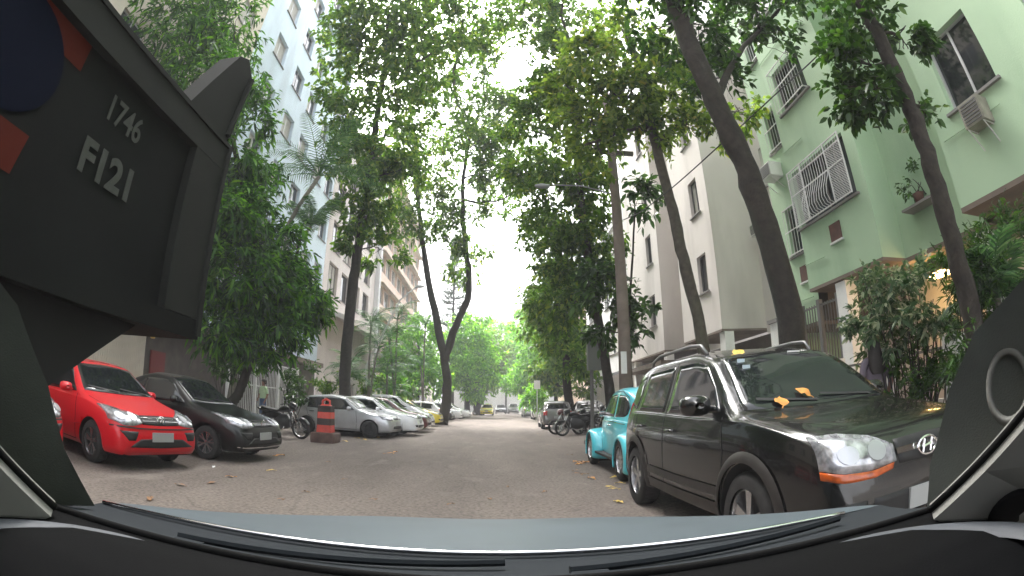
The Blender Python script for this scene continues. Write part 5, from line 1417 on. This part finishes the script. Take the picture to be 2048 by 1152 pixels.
palm('dark spiky palm at the right edge before the green building', (5.2, 3.0, .13), 1.75, .95, 16, 80, (0, 0), .06, .34, .9, 1.0)

# ------------------------------------------------------------------ street furniture
# striped bollard
t = empty('traffic_bollard', (-4.75, 13.55, 0), 0, 'red and black striped bollard standing before the silver hatchback', 'bollard')
def prism(b, secs, mi=0, ch=.06):
    V = []
    for (z, h) in secs:
        c = h*ch*2
        V += [(h-c, -h, z), (h, -h+c, z), (h, h-c, z), (h-c, h, z), (-h+c, h, z), (-h, h-c, z), (-h, -h+c, z), (-h+c, -h, z)]
    n = 8; b.add(V, [(i*n+k, i*n+(k+1)%n, (i+1)*n+(k+1)%n, (i+1)*n+k) for i in range(len(secs)-1) for k in range(n)] + [tuple(range(n-1, -1, -1)), tuple((len(secs)-1)*n+k for k in range(n))], mi)
M['bol_red'] = mat('bollard_red', (.62, .07, .05), .6, var=.15, vscale=6, dirt=(.25, .06, .05)); M['bol_black'] = mat('bollard_black', (.035, .025, .022), .7, var=.3, vscale=6)
M['bol_base'] = mat('bollard_base', (.1, .06, .05), .85, var=.35, vscale=5, bump=.4)
b = MB(); prism(b, [(0, .35), (.1, .36), (.27, .355), (.29, .33)]); b.build('base', M['bol_base'], t)
b = MB(); hz = [.293, .50, .69, .87, 1.05]
for i in range(4): prism(b, [(hz[i], .215 - .004*i), (hz[i+1] - .001, .215 - .004*(i+1))], i % 2)
b.build('striped_body', [M['bol_red'], M['bol_black']], t)
b = MB(); prism(b, [(1.051, .15), (1.09, .1)]); b.tube([(-.11, 0, 1.08), (-.11, 0, 1.19), (.0, 0, 1.24), (.11, 0, 1.19), (.11, 0, 1.08)], .035, 8); b.build('handle', M['bol_red'], t)
# concrete pole with lamp arm and cables
t = empty('utility_pole', (3.62, 13, .13), 0, 'round concrete utility pole standing beyond the turquoise car', 'pole')
b = MB(); b.lathe([(.0, 0), (.19, 0), (.165, 4), (.14, 8), (.12, 11), (0, 11)], 18); b.build('shaft', M['pole'], t, True)
b = MB(); b.box((-.16, -.19, 1.9), (.0, -.165, 2.5)); b.build('number_strip', M['white_paint'], t)
b = MB(); b.tube([(0, 0, 7.2), (-1.0, .1, 7.5), (-1.9, .2, 7.55)], .02, 6); a_ = b.build('arm', M['lamp_arm'], t)
b = MB(); b.lathe([(0, 0), (.09, .02), (.12, .3), (.06, .5), (0, .52)], 12, 'y'); o = b.build('lamp_head', M['lamp_arm'], a_, True); o.scale = (.7, .9, .7); o.location = (-1.95, .2, 7.5); o.rotation_euler = (0, 0, R(90))
b = MB(); b.box((-.7, -.06, 8.6), (.7, .06, 8.72)); b.build('crossarm', M['bark2'], t)
t = empty('street_lamp', (-8.9, 25, .13), 0, 'street lamp with a long curved arm in front of the pink building', 'street lamp')
b = MB(); p0, p1, p2 = V3([-6.6, 25, .13]), at(800, 600, 25), at(834, 573, 25)
t.location = (-6.6, 25, .13)
b.tube([(0, 0, 0), (0, 0, 3), tuple(at(775, 650, 25) - p0), tuple(p1 - p0), tuple(p2 - p0)], [.08, .07, .05, .04, .035], 8); b.build('pole', M['grille'], t, True)
b = MB(); q = p2 - p0; b.lathe([(0, 0), (.08, .0), (.1, .25), (.05, .45), (0, .46)], 12, 'x', (q[0]-.05, q[1], q[2])); b.build('lamp_head', M['grille'], t, True)
for k, (pts, r_, lb) in enumerate((([at(1000, 560, 40), at(1150, 470, 22), at(1246, 440, 13), at(1320, 395, 10), at(1460, 272, 7.2), at(1560, 180, 6), at(1665, 80, 5.2), at(1800, -80, 4.2)], .014, 'black cable running up in front of the green building'),
        )):
    b = MB(); b.tube(catmull(pts, 6), r_, 5); o = b.build('cable', M['black_plastic']); tag(o, lb, 'cable')
t = empty('road_sign', (4.6, 34, .13), 0, 'small white square sign on a post above the cars on the right', 'sign')
p = at(1074, 769, 34); b = MB(); b.tube([(0, 0, 0), (0, 0, 2.9)], .03, 8); b.build('post', M['grille'], t); t.location = (p[0], 34, .13)
b = MB(); b.box((-.22, -.05, p[2]-.45), (.22, -.032, p[2]+.15)); b.build('sign_plate', M['white_paint'], t)
t = empty('grey_cabinet', (5.6, 18, .13), 0, 'grey box on a thin pole beside the slanting trunk on the right', 'box')
p = at(1190, 705, 18); t.location = (p[0], 18, .13)
b = MB(); b.tube([(-.15, 0, 0), (-.15, 0, 4)], .07, 8); b.build('pole', M['grille_dark'], t)
b = MB(); b.box((-.3, -.15, p[2]-.8), (.3, .15, p[2]+.4)); b.build('cabinet', mat('cabinet_grey', (.12, .13, .12), .6), t)
# plants pots etc. : fallen leaves -----------------------------------------------------
def fallen(x, y, z, s, m, label, group, rng, rx=0, ry=0, rz=None):
    n = 7; top = []; 
    for i in range(n):
        t_ = i/(n-1); wd = math.sin(math.pi*t_**.85)*.42*s*.5
        zz = .01 + .05*s*math.sin(3.1*t_) + .03*s*rng.normal()
        top.append(((t_-.5)*s, wd, zz + .1*wd + .006*rng.normal())); top.append(((t_-.5)*s, 0, zz)); top.append(((t_-.5)*s, -wd, zz + .14*wd))
    b = MB(); b.add(top, [(i*3+j, i*3+j+1, (i+1)*3+j+1, (i+1)*3+j) for i in range(n-1) for j in range(2)])
    b.tube([(-.5*s, 0, .012), (-.68*s, .03*s, .01)], .004, 4)
    o = b.build('fallen_leaf', M[m], None, True); o.location = (x, y, z); o.rotation_euler = (rx, ry, rng.uniform(0, 6.28) if rz is None else rz)
    return tag(o, label, 'leaf', group)
rng = np.random.default_rng(5)
ORD = ['nearest', 'second nearest', 'third nearest', 'fourth nearest', 'fifth nearest', 'sixth nearest', 'seventh nearest', 'eighth nearest', 'ninth nearest', 'farthest']
def onroad(lst, lab0, grp, m, s):
    for k_, (px, py) in enumerate(sorted(lst, key=lambda q: -q[1])):
        lab = lab0 if len(lst) == 1 else ORD[k_] + ' ' + lab0
        d = ray(px, py); k = -CAMH/d[2]; p = V3([0, 0, CAMH]) + d*k
        fallen(p[0], p[1], .004, s*rng.uniform(.8, 1.2), m, lab, grp, rng)
onroad([(363, 972), (425, 967), (300, 1000)], 'dry brown leaf on the asphalt before the red hatchback', 'leaves before the red hatchback', 'leaf_dead3', .17)
onroad([(460, 955)], 'long curled orange leaf lying in front of the black sedan wheel', None, 'leaf_dead', .2)
onroad([(545, 942)], 'yellow leaf on the asphalt below the nose of the black sedan', None, 'leaf_dead2', .2)
onroad([(560, 912)], 'flat orange leaf at the edge of the shadow of the black sedan', None, 'leaf_dead', .26)
onroad([(790, 905), (780, 908)], 'pale orange leaf on the open asphalt left of the road middle', 'two pale leaves on the open asphalt', 'leaf_dead', .22)
onroad([(730, 880), (715, 877), (757, 876), (690, 884)], 'yellow leaf on the asphalt beside the striped bollard', 'leaves beside the bollard', 'leaf_dead2', .26)
onroad([(1165, 925), (1150, 924), (1180, 926), (1158, 929)], 'orange leaf in the litter line behind the turquoise car wheel', 'orange leaves by the turquoise car', 'leaf_dead', .24)
onroad([(1155, 942), (1152, 948), (1168, 950), (1140, 910), (1095, 890), (1080, 872), (1075, 868), (1120, 880)], 'small brown leaf scattered on the road right of the middle', 'small brown leaves on the road', 'leaf_dead3', .15)
onroad([(1182, 958)], 'long orange leaf lying alone on the road beside the turquoise car', None, 'leaf_dead', .22)
onroad([(1230, 955), (1238, 968), (1226, 980), (1218, 975)], 'tan leaf beside the rear wheel of the black SUV', 'tan leaves beside the SUV rear wheel', 'leaf_dead2', .16)
onroad([(1238, 1006)], 'yellow leaf touching the rear tyre of the black SUV', None, 'leaf_dead2', .15)
onroad([(1300, 1043)], 'bright orange leaf near the front of the SUV, at the edge of our bonnet', None, 'leaf_dead', .13)
onroad([(1245, 1050), (1268, 1040)], 'pale shrivelled leaf just beyond our bonnet', 'pale leaves beyond the bonnet', 'leaf_dead2', .08)
onroad([(690, 960), (610, 985), (980, 1000), (1015, 975), (840, 925), (1090, 985), (900, 1010), (560, 1000), (745, 1000), (655, 925)], 'tiny brown leaf scrap on the open road surface', 'leaf scraps on the road', 'leaf_dead3', .09)
onroad([(428, 935)], 'white crumpled scrap lying by the black sedan front wheel', None, 'white_paint', .16)
# leaves on the SUV
for (x, z, s, m, lab, rz) in ((.41, 1.575, .16, 'leaf_dead2', 'yellow-orange leaf stuck at the top corner of the SUV windscreen', .6), (.42, 1.12, .17, 'leaf_dead', 'broad orange leaf resting at the base of the SUV windscreen', 1.2), (.14, 1.18, .15, 'leaf_dead', 'orange leaf caught under the SUV wiper, right of the broad one', 2.2)):
    h, n_ = cast(sbv, 'F', x, z)
    p = Vector((2.56, 2.1, 0)) + Vector((-h.x, -h.y, h.z)) + Vector((-n_.x, -n_.y, n_.z))*.015
    nn = Vector((-n_.x, -n_.y, n_.z))
    q = nn.to_track_quat('Z', 'Y'); 
    o = fallen(p.x, p.y, p.z, s, m, lab, None, rng); o.rotation_euler = (q.to_matrix() @ Matrix.Rotation(rz, 3, 'Z')).to_euler(); o.scale = (1, 1.7, 1)

# ------------------------------------------------------------------ people
def person(label, loc, az, shirt, legs, hairlen, pose='stand', hgt=1.72, mats=None):
    t = empty('person', loc, -R(az), label, 'person'); k = hgt/1.72
    verts = {'pel': (0, 0, .93, .13), 'wst': (0, 0, 1.06, .125), 'chs': (0, .01, 1.27, .15), 'nck0': (0, 0, 1.43, .07), 'nck': (0, .01, 1.5, .052), 'hd0': (0, .02, 1.56, .07), 'hd1': (0, .015, 1.64, .088), 'hd2': (0, .005, 1.69, .06)}
    E = [('pel', 'wst'), ('wst', 'chs'), ('chs', 'nck0'), ('nck0', 'nck'), ('nck', 'hd0'), ('hd0', 'hd1'), ('hd1', 'hd2')]
    for s, n in ((1, 'r'), (-1, 'l')):
        st = .12 if pose == 'walk' and s > 0 else (-.12 if pose == 'walk' else .0)
        verts.update({n+'sh': (s*.17, 0, 1.39, .062), n+'el': (s*.235, -.03, 1.12, .045), n+'wr': (s*.235, .1, .9, .03), n+'pl': (s*.235, .13, .84, .032),
                      n+'hp': (s*.09, 0, .88, .095), n+'kn': (s*.1, .02+st*.6, .49, .062), n+'an': (s*.1, -.03+st, .1, .042), n+'ft': (s*.11, .1+st, .045, .04)})
        E += [('nck0', n+'sh'), (n+'sh', n+'el'), (n+'el', n+'wr'), (n+'wr', n+'pl'), ('pel', n+'hp'), (n+'hp', n+'kn'), (n+'kn', n+'an'), (n+'an', n+'ft')]
        for f in range(4):
            verts[n+'f%d' % f] = (s*(.245-.018*f)+s*.004, .15, .80, .0105); verts[n+'g%d' % f] = (s*(.245-.018*f), .145, .755 + .006*abs(f-1), .009)
            E += [(n+'pl', n+'f%d' % f), (n+'f%d' % f, n+'g%d' % f)]
        verts[n+'t0'] = (s*.2, .165, .83, .012); verts[n+'t1'] = (s*.195, .18, .79, .01); E += [(n+'pl', n+'t0'), (n+'t0', n+'t1')]
    ks = list(verts); V = [tuple(c*k for c in verts[q][:3]) for q in ks]
    me = bpy.data.meshes.new('body'); me.from_pydata(V, [(ks.index(a), ks.index(b_)) for a, b_ in E], [])
    o = bpy.data.objects.new('tmp', me); COL.objects.link(o)
    md = o.modifiers.new('s', 'SKIN')
    for i, q in enumerate(ks):
        r_ = verts[q][3]*k; me.skin_vertices[0].data[i].radius = (r_*(1.25 if q in ('chs', 'wst', 'pel') else 1), r_*(.8 if q in ('chs', 'wst', 'pel') else 1)); me.skin_vertices[0].data[i].use_root = (q == 'pel')
    md2 = o.modifiers.new('d', 'SUBSURF'); md2.levels = 2; md2.render_levels = 2
    m2_ = evaluated(o); bpy.data.objects.remove(o)
    for m_ in (M['skin'], shirt, legs, M['black_plastic']): m2_.materials.append(m_)
    for p in m2_.polygons:
        c = p.center/k
        mi = 0
        if c.z < .09: mi = 3
        elif c.z < .97 and abs(c.x) < .2: mi = 2
        elif .93 <= c.z < 1.455 and (abs(c.x) < .2 or c.z > 1.16): mi = 1
        p.material_index = mi; p.use_smooth = True
    bo = bpy.data.objects.new('body', m2_); COL.objects.link(bo); bo.parent = t
    b = MB()                                          # hair
    n = 16; secs = []
    for i, (z, rx, ry, dy) in enumerate([(1.745, .02, .02, -.0), (1.73, .075, .085, -.005), (1.69, .1, .11, -.012), (1.63, .102, .1, -.03), (1.58, .095, .08, -.045)] + ([(1.45, .12, .07, -.07), (1.3, .13, .05, -.1), (1.22, .09, .03, -.11)] if hairlen else [(1.54, .06, .05, -.05)])):
        secs.append([(rx*k*math.cos(2*math.pi*q/n), (dy + .01)*k + ry*k*math.sin(2*math.pi*q/n), z*k) for q in range(n)])
    b.add([p for s_ in secs for p in s_], [(i*n+q, i*n+(q+1)%n, (i+1)*n+(q+1)%n, (i+1)*n+q) for i in range(len(secs)-1) for q in range(n)])
    b.build('hair', M['hair'], t, True)
    b = MB(); b.tube([(0, .095*k, 1.625*k), (0, .118*k, 1.6*k), (0, .1*k, 1.59*k)], [.008, .015, .01], 6)
    b.build('nose', M['skin'], t, True); b = MB()
    for s in (1, -1): b.tube([(s*.085*k, 0, 1.64*k), (s*.098*k, -.01, 1.625*k), (s*.085*k, 0, 1.59*k)], [.012, .016, .01], 6)
    b.build('ear', M['skin'], t, True)
    return t
person('man in pale green shirt and jeans standing by the white fence', (-9.15, 18.2, .13), 200, mat('shirt_pale', (.5, .66, .42), .8), mat('jeans', (.06, .1, .2), .8), False)
person('person with long dark hair and purple-grey top walking behind the SUV', (4.95, 5.0, .13), 20, mat('shirt_purple', (.12, .1, .13), .8), mat('trousers_dark', (.04, .04, .05), .8), True, 'walk', 1.68)

# ------------------------------------------------------------------ grey service truck on the left
M['truck'] = mat('truck_grey', (.018, .0195, .0175), .85, spec=.2, var=.2, vscale=2, dirt=(.02, .02, .018))  # truck colours are darkened: shade on its side is put into them
M['truck_panel'] = mat('truck_panel', (.0065, .0075, .007), .85, spec=.2, var=.25, vscale=2)  # darker than the frame, carrying the shade of the side panel
M['orange'] = mat('truck_orange', (.07, .008, .003), .85, spec=.2, var=.15, vscale=3)
M['blue'] = mat('truck_blue', (.002, .004, .014), .9, spec=.1)
M['letter'] = mat('lettering', (.06, .065, .058), .9, spec=.2, var=.15, vscale=15)
TX = -1.8
truck = rel(empty('service_truck', label='dark grey service truck beside us, lettered 1746 and F121, with an orange and blue emblem', cat='truck'))
b = MB(); b.box((-4.0, -3.6, 1.6), (TX - .06, 2.5, 2.75)); b.build('body_panel', M['truck_panel'], truck)
b = MB(); b.box((-4.03, -3.65, 2.61), (TX, 2.6, 2.80)); 
for y in (-3.65, -1.5, 2.22): b.box((TX - .1, y, 1.62), (TX - .002, y + .38 if y > 2 else y + .16, 2.61))
b.box((-4.03, 2.3, 1.62), (-3.9, 2.6, 2.61)); b.box((TX - .002, 2.56, 1.52), (TX + .015, 2.6, 2.78)); b.box((TX, -3.6, 2.775), (TX + .012, 2.6, 2.803))
b.build('body_frame', M['truck'], truck)
b = MB(); b.box((-4.03, -3.65, 1.5), (TX - .004, 2.597, 1.617)); b.build('lower_rail', M['truck_panel'], truck)
b = MB()                                              # raised end flap
for x0, x1 in ((-1.98, -1.8), (-4.0, -3.82)):
    Q = [(2.02, 2.805), (2.52, 2.805), (2.62, 3.40), (2.5, 3.5), (2.38, 3.44)]
    V = [(x, y, z) for x in (x0, x1) for y, z in Q]; b.add(V, [(4,3,2,1,0), (5,6,7,8,9)] + [(i, (i+1)%5, (i+1)%5+5, i+5) for i in range(5)])
b.build('end_flap', M['truck'], truck)
b = MB(); b.tube([(TX + .01, 2.5, 2.84), (TX + .01, 2.6, 3.38)], .022, 6); b.build('flap_edge', M['truck'], truck)
b = MB(); b.add([(x, y, z) for x in (-3.8, TX - .1) for y, z in ((2.1, 1.5), (.3, 1.5), (.2, 1.0), (1.3, 1.0))], [(0,1,2,3), (7,6,5,4), (0,4,5,1), (1,5,6,2), (2,6,7,3), (3,7,4,0)]); b.build('hopper', M['wellblack'], truck)
b = MB(); b.box((-3.3, -6.6, .75), (-2.5, .8, 1.0)); b.build('chassis', M['wellblack'], truck)
for y in (-.6, -5.6):
    for x, s in ((-1.98, 1), (-3.82, -1)):
        b = MB(); b.lathe([(.3, -.13), (.45, -.14), (.5, -.08), (.5, .08), (.45, .14), (.3, .13)], 30, 'x'); wv = b.build('wheel', M['rubber'], truck, True); wv.location = (x, y, .5)
        b = MB(); b.lathe([(.3, s*.1), (.2, s*.02), (.12, s*.1), (.001, s*.1)], 24, 'x'); b.build('rim', M['truck'], wv, True)
b = MB(); b.box((-4.0, -6.9, .8), (-1.85, -4.9, 1.55)); b.add([(x, y, z) for x in (-3.95, -1.9) for y, z in ((-6.85, 1.55), (-4.95, 1.55), (-4.95, 2.6), (-6.5, 2.6))], [(0,1,2,3), (7,6,5,4), (0,4,5,1), (1,5,6,2), (2,6,7,3), (3,7,4,0)]); b.build('cab', M['orange'], truck)
b = MB(); b.quad((-1.893, -6.6, 1.65), (-1.893, -5.2, 1.65), (-1.893, -5.2, 2.4), (-1.893, -6.35, 2.4)); b.build('cab_window', M['glass'], truck)
# emblem: orange square with a blue disc, partly out of view
px_ = TX - .055
b = MB(); b.add([(px_, .8, 2.06), (px_, 1.07, 2.06), (px_, 1.035, 1.88), (px_, .8, 1.88)], [(0,1,2,3)]); b.add([(px_, .8, 2.46), (px_, 1.2, 2.46), (px_, 1.2, 2.605), (px_, .8, 2.605)], [(0,1,2,3)])
b.add([(px_ - .02, .8, 1.88), (px_ - .02, 1.0, 1.88), (px_ - .02, 1.0, 2.6)], [(0,1,2)]); b.build('orange_panel', M['orange'], truck)
b = MB(); b.add([(px_ + .004, .78 + .33*math.cos(a), 2.33 + .26*math.sin(a)) for a in np.linspace(0, 2*math.pi, 40)[:-1]], [tuple(range(39))]); b.build('emblem_disc', M['blue'], truck)
def text(s, size, y, z, name, bold=.0, sx=1):
    cu = bpy.data.curves.new(name, 'FONT'); cu.body = s; cu.size = size; cu.extrude = .002; cu.offset = bold
    o = bpy.data.objects.new('t', cu); COL.objects.link(o); me = evaluated(o); bpy.data.objects.remove(o)
    me.transform(Matrix.Scale(sx, 4, (1, 0, 0)))
    me.transform(Matrix(((0, 0, 1, 0), (1, 0, 0, 0), (0, 1, 0, 0), (0, 0, 0, 1))))
    o = me_obj(name, me, M['letter'], truck, False); o.location = (px_ + .006, y, z); return o
text('F121', .225, 1.38, 2.07, 'number_lettering', .008, 1.0)
text('1746', .19, 1.44, 2.37, 'code_lettering', .003, .82)

# ------------------------------------------------------------------ our own car: bonnet, dashboard, pillar trim, solid windscreen reflections
M['cowl'] = mat('cowl_grey', (.014, .017, .02), .9, spec=.15)
own = rel(empty('our_car', label='grey car we look out of, its bonnet and dark dashboard along the bottom', cat='car'))
def grid(b, f, xs, ts, mi=0):
    V = [f(x, t) for t in ts for x in xs]; n = len(xs)
    b.add(V, [(j*n+i, j*n+i+1, (j+1)*n+i+1, (j+1)*n+i) for j in range(len(ts)-1) for i in range(n-1)], mi)
XS = np.linspace(-.86, .86, 41)
def hood(x, t):                                      # t 0 at the windscreen, 1 at the nose
    y = .885 + t*.98 - .05*abs(x)**3 + (-.10*t)*(abs(x)/.86)**4
    z = .925 - .165*t**1.25 - .05*(abs(x)/.86)**4*(.1 + .9*t)
    return (x, y, z)
b = MB(); grid(b, hood, XS, np.linspace(0, 1, 24))
b.add([hood(x, 1) for x in XS] + [(x, hood(x, 1)[1] + .12, .45) for x in XS], [(i, i+1, 42+i-0, 41+i) for i in range(40)])
b.build('bonnet', M['p_own'], own, True)
b = MB(); b.box((-.88, -3.2, .3), (.88, 1.75, .68)); b.build('lower_body', M['p_own'], own)
b = MB(); b.tube([tuple(V3(hood(x, 0)) + [0, -.012, .004]) for x in np.linspace(-.85, .74, 40)], .0042, 6); b.build('bonnet_edge_highlight', M['chrome'], own, True)  # highlight along the bonnet's rear edge, built as a bright strip
# cowl, wipers, windscreen seal
def cowl(x, t): return (x, .89 - t*.215 - .05*abs(x)**3, .92 - .012*math.sin(math.pi*t) + .03*t)
b = MB(); grid(b, cowl, XS, np.linspace(0, 1, 6)); b.build('cowl', M['cowl'], own, True)
b = MB(); b.tube([(x, .672 - .06*abs(x)**3, .948) for x in np.linspace(-.84, .84, 30)], .007, 8); b.build('windscreen_seal', M['seal'], own, True)
for x0, x1, y0, y1 in ((-.55, .02, .74, .80), (.12, .68, .75, .80)):
    b = MB(); b.tube([(x0, y0, .935), (x1, y1, .935)], .007, 6); b.box((x0, y0 - .03, .922), (x0 + .06, y0 - .005, .934)); b.build('wiper', M['cowl'], own)
for s in (1, -1):                                    # dashboard reflections in the windscreen, built as solid pillar shapes
    E_ = [(190, 1012), (130, 900), (96, 770), (35, 610), (-60, 480)] if s < 0 else [(1850, 1050), (1860, 930), (1898, 780), (1948, 665), (2030, 575), (2120, 480)]
    I_ = [atx(px, py, s*.82) for px, py in E_]
    V = []
    for p in I_:
        V += [tuple(p), tuple(p + V3([s*.012, -.02, 0])), tuple(p + V3([s*.07, -.14, .0])), tuple(p + V3([s*.12, -.45, .0]))]
    n_ = len(I_); b = MB(); b.add(V, [(i*4+j, (i+1)*4+j, (i+1)*4+j+1, i*4+j+1) for i in range(n_-1) for j in range(3)]); po = b.build('pillar', M['pillar'] if s < 0 else M['reflection_pale'], own, True)  # 'pillar' is the dashboard's windscreen reflection, built as a solid shape
    if s > 0:
        c = atx(2000, 775, .85) + V3([0, -.02, 0]); b = MB(); b.lathe([(.034, .0), (.040, .006), (.046, 0), (.04, -.01)], 26, 'x', (0, 0, 0), closed=True); q = b.build('speaker_reflection', M['trim'], po, True); q.location = tuple(c); q.rotation_euler = (0, R(12), R(25)); q.scale = (1, 1, 1.5)  # speaker reflected in the windscreen, built as a solid ring
# dashboard
prof = [(.665, .945), (.60, .947), (.50, .94), (.44, .925), (.38, .90), (.33, .86), (.30, .78), (.30, .5)]
def dash(x, t):
    i = t*(len(prof)-1); k = min(int(i), len(prof)-2); f = i - k
    y = prof[k][0]*(1-f) + prof[k+1][0]*f; z = prof[k][1]*(1-f) + prof[k+1][1]*f
    return (x*.95, y - .03*abs(x)**3, z - .02*(abs(x)/.86)**2*t)
b = MB(); grid(b, dash, XS, np.linspace(0, 1, 36)); b.build('dashboard', M['dash'], own, True)
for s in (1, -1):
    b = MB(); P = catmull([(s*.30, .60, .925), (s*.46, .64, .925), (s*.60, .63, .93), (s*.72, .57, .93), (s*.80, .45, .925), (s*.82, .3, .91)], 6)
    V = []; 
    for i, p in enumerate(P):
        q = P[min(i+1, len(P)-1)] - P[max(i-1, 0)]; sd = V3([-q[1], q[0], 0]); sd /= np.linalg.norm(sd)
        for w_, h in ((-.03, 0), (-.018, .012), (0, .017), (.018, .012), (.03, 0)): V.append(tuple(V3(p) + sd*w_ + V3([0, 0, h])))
    b.add(V, [(i*5+j, i*5+j+1, (i+1)*5+j+1, (i+1)*5+j) for i in range(len(P)-1) for j in range(4)]); b.build('sheen_ridge', M['dash2'], own, True)  # sheen band on the dashboard, shaped as a paler raised strip
    # pillar trim: from the dashboard corner up and back
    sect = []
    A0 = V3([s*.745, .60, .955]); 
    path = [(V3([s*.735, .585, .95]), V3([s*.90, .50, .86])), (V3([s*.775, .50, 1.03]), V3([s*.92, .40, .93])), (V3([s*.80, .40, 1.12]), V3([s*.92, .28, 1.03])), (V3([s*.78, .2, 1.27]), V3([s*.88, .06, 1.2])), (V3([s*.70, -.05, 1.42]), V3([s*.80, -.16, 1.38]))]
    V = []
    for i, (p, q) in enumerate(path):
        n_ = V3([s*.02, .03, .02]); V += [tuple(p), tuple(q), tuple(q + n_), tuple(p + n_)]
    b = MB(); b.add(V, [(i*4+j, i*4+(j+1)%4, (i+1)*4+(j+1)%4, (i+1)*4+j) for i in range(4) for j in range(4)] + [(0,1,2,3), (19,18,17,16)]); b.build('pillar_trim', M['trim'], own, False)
    b = MB(); b.tube([tuple(p + V3([s*.01, .02, .012])) for p, q in path], .008, 6); b.build('windscreen_seal', M['seal'], own, True)
    b = MB(); b.box((min(s*.84, s*.88), -2.2, .35), (max(s*.84, s*.88), .25, .93)); b.build('front_door', M['p_own'], own)
b = MB(); b.lathe([(.045, 0), (.05, .006), (.04, .01), (0, .008)], 20, 'y', (0, 0, 0)); tw = b.build('tweeter', M['dash'], own, True); tw.location = (.835, .475, .955); tw.rotation_euler = (R(-35), 0, R(150))
b = MB()
def roof(x, t): return (x*.82, -.06 - 1.9*t, 1.40 + .06*math.sin(math.pi*min(1, t+.2))*(1 - (abs(x)/.86)**3))
grid(b, roof, XS, np.linspace(0, 1, 12)); b.build('roof', M['p_own'], own, True)
b = MB(); grid(b, lambda x, t: (x*.80, -.08 - 1.86*t, 1.375), XS[::4], [0, 1]); b.build('roof_lining', M['trim'], own)
for s in (1, -1):
    b = MB(); b.box((s*.38 - .24, -.9, .45), (s*.38 + .24, -.4, .6)); b.box((s*.38 - .24, -1.1, .5), (s*.38 + .24, -.92, 1.12)); b.build('seat', M['dash'], own)

# ------------------------------------------------------------------ air
hz = bpy.data.materials.new('haze'); hz.use_nodes = True
t_ = hz.node_tree; t_.nodes.remove(t_.nodes['Principled BSDF'])
pv = t_.nodes.new('ShaderNodeVolumePrincipled'); pv.inputs['Density'].default_value = .0028; pv.inputs['Color'].default_value = (.97, .98, 1, 1)
t_.links.new(pv.outputs[0], t_.nodes['Material Output'].inputs['Volume'])
b = MB(); b.box((-950, -950, -1.1), (950, 950, 36)); o = b.build('haze', hz); tag(o, kind='stuff')

# ------------------------------------------------------------------ pieces that stand apart become objects of their own
SPLIT = {'wiper', 'hood_seam', 'reflector', 'frame', 'bracket', 'seat', 'ear', 'door_seam', 'windscreen_sticker', 'soffit', 'rails', 'orange_panel', 'end_flap'}
def pieces(me):
    n = len(me.vertices); par = list(range(n))
    def f(a):
        while par[a] != a: par[a] = par[par[a]]; a = par[a]
        return a
    for e in me.edges: par[f(e.vertices[0])] = f(e.vertices[1])
    comp = {}
    for v in range(n): comp.setdefault(f(v), []).append(v)
    co = np.array([tuple(v.co) for v in me.vertices]); L = [[set(c), co[c].min(0) - .003, co[c].max(0) + .003] for c in comp.values()]
    ch = True
    while ch:
        ch = False
        for i in range(len(L)):
            for j in range(i + 1, len(L)):
                if (L[i][1] <= L[j][2]).all() and (L[j][1] <= L[i][2]).all():
                    L[i] = [L[i][0] | L[j][0], np.minimum(L[i][1], L[j][1]), np.maximum(L[i][2], L[j][2])]; L.pop(j); ch = True; break
            if ch: break
    if len(L) < 2: return None
    out = []
    for S_, _, _ in L:
        idx = sorted(S_); mp = {a: i for i, a in enumerate(idx)}
        P_ = [p for p in me.polygons if p.vertices[0] in S_]
        m2 = bpy.data.meshes.new(me.name); m2.from_pydata([tuple(me.vertices[a].co) for a in idx], [], [[mp[v] for v in p.vertices] for p in P_])
        for m_ in me.materials: m2.materials.append(m_)
        m2.polygons.foreach_set('material_index', [p.material_index for p in P_]); m2.polygons.foreach_set('use_smooth', [p.use_smooth for p in P_])
        out.append(m2)
    return out
cache = {}
for o in list(COL.objects):
    base_ = o.name.split('.')[0]
    if o.type != 'MESH' or base_ not in SPLIT or children(o): continue
    if o.data.name not in cache: cache[o.data.name] = pieces(o.data)
    L_ = cache[o.data.name]
    if not L_: continue
    o.data = L_[0]
    for m2 in L_[1:]:
        c = o.copy(); c.data = m2; COL.objects.link(c)

for o in COL.objects:
    if o.parent is None and o.get('category') == 'car' and o.name.startswith('parked_car'):
        o['group'] = 'cars parked nose out along the left side' if o.location.x < -1.5 else 'cars standing along the right side'
    if o.parent is None and o.get('category') == 'tree' and o.name.startswith('street_tree') and not o.get('group'): o['group'] = 'street trees along the pavements'
    if o.parent is None and o.get('category') == 'building': o['group'] = 'apartment buildings lining the street'
    if o.parent is None and o.get('category') == 'motorcycle': o['group'] = 'parked motorcycles'
print('LEAVES', LEAFLOG[0], 'OBJS', len(bpy.data.objects))
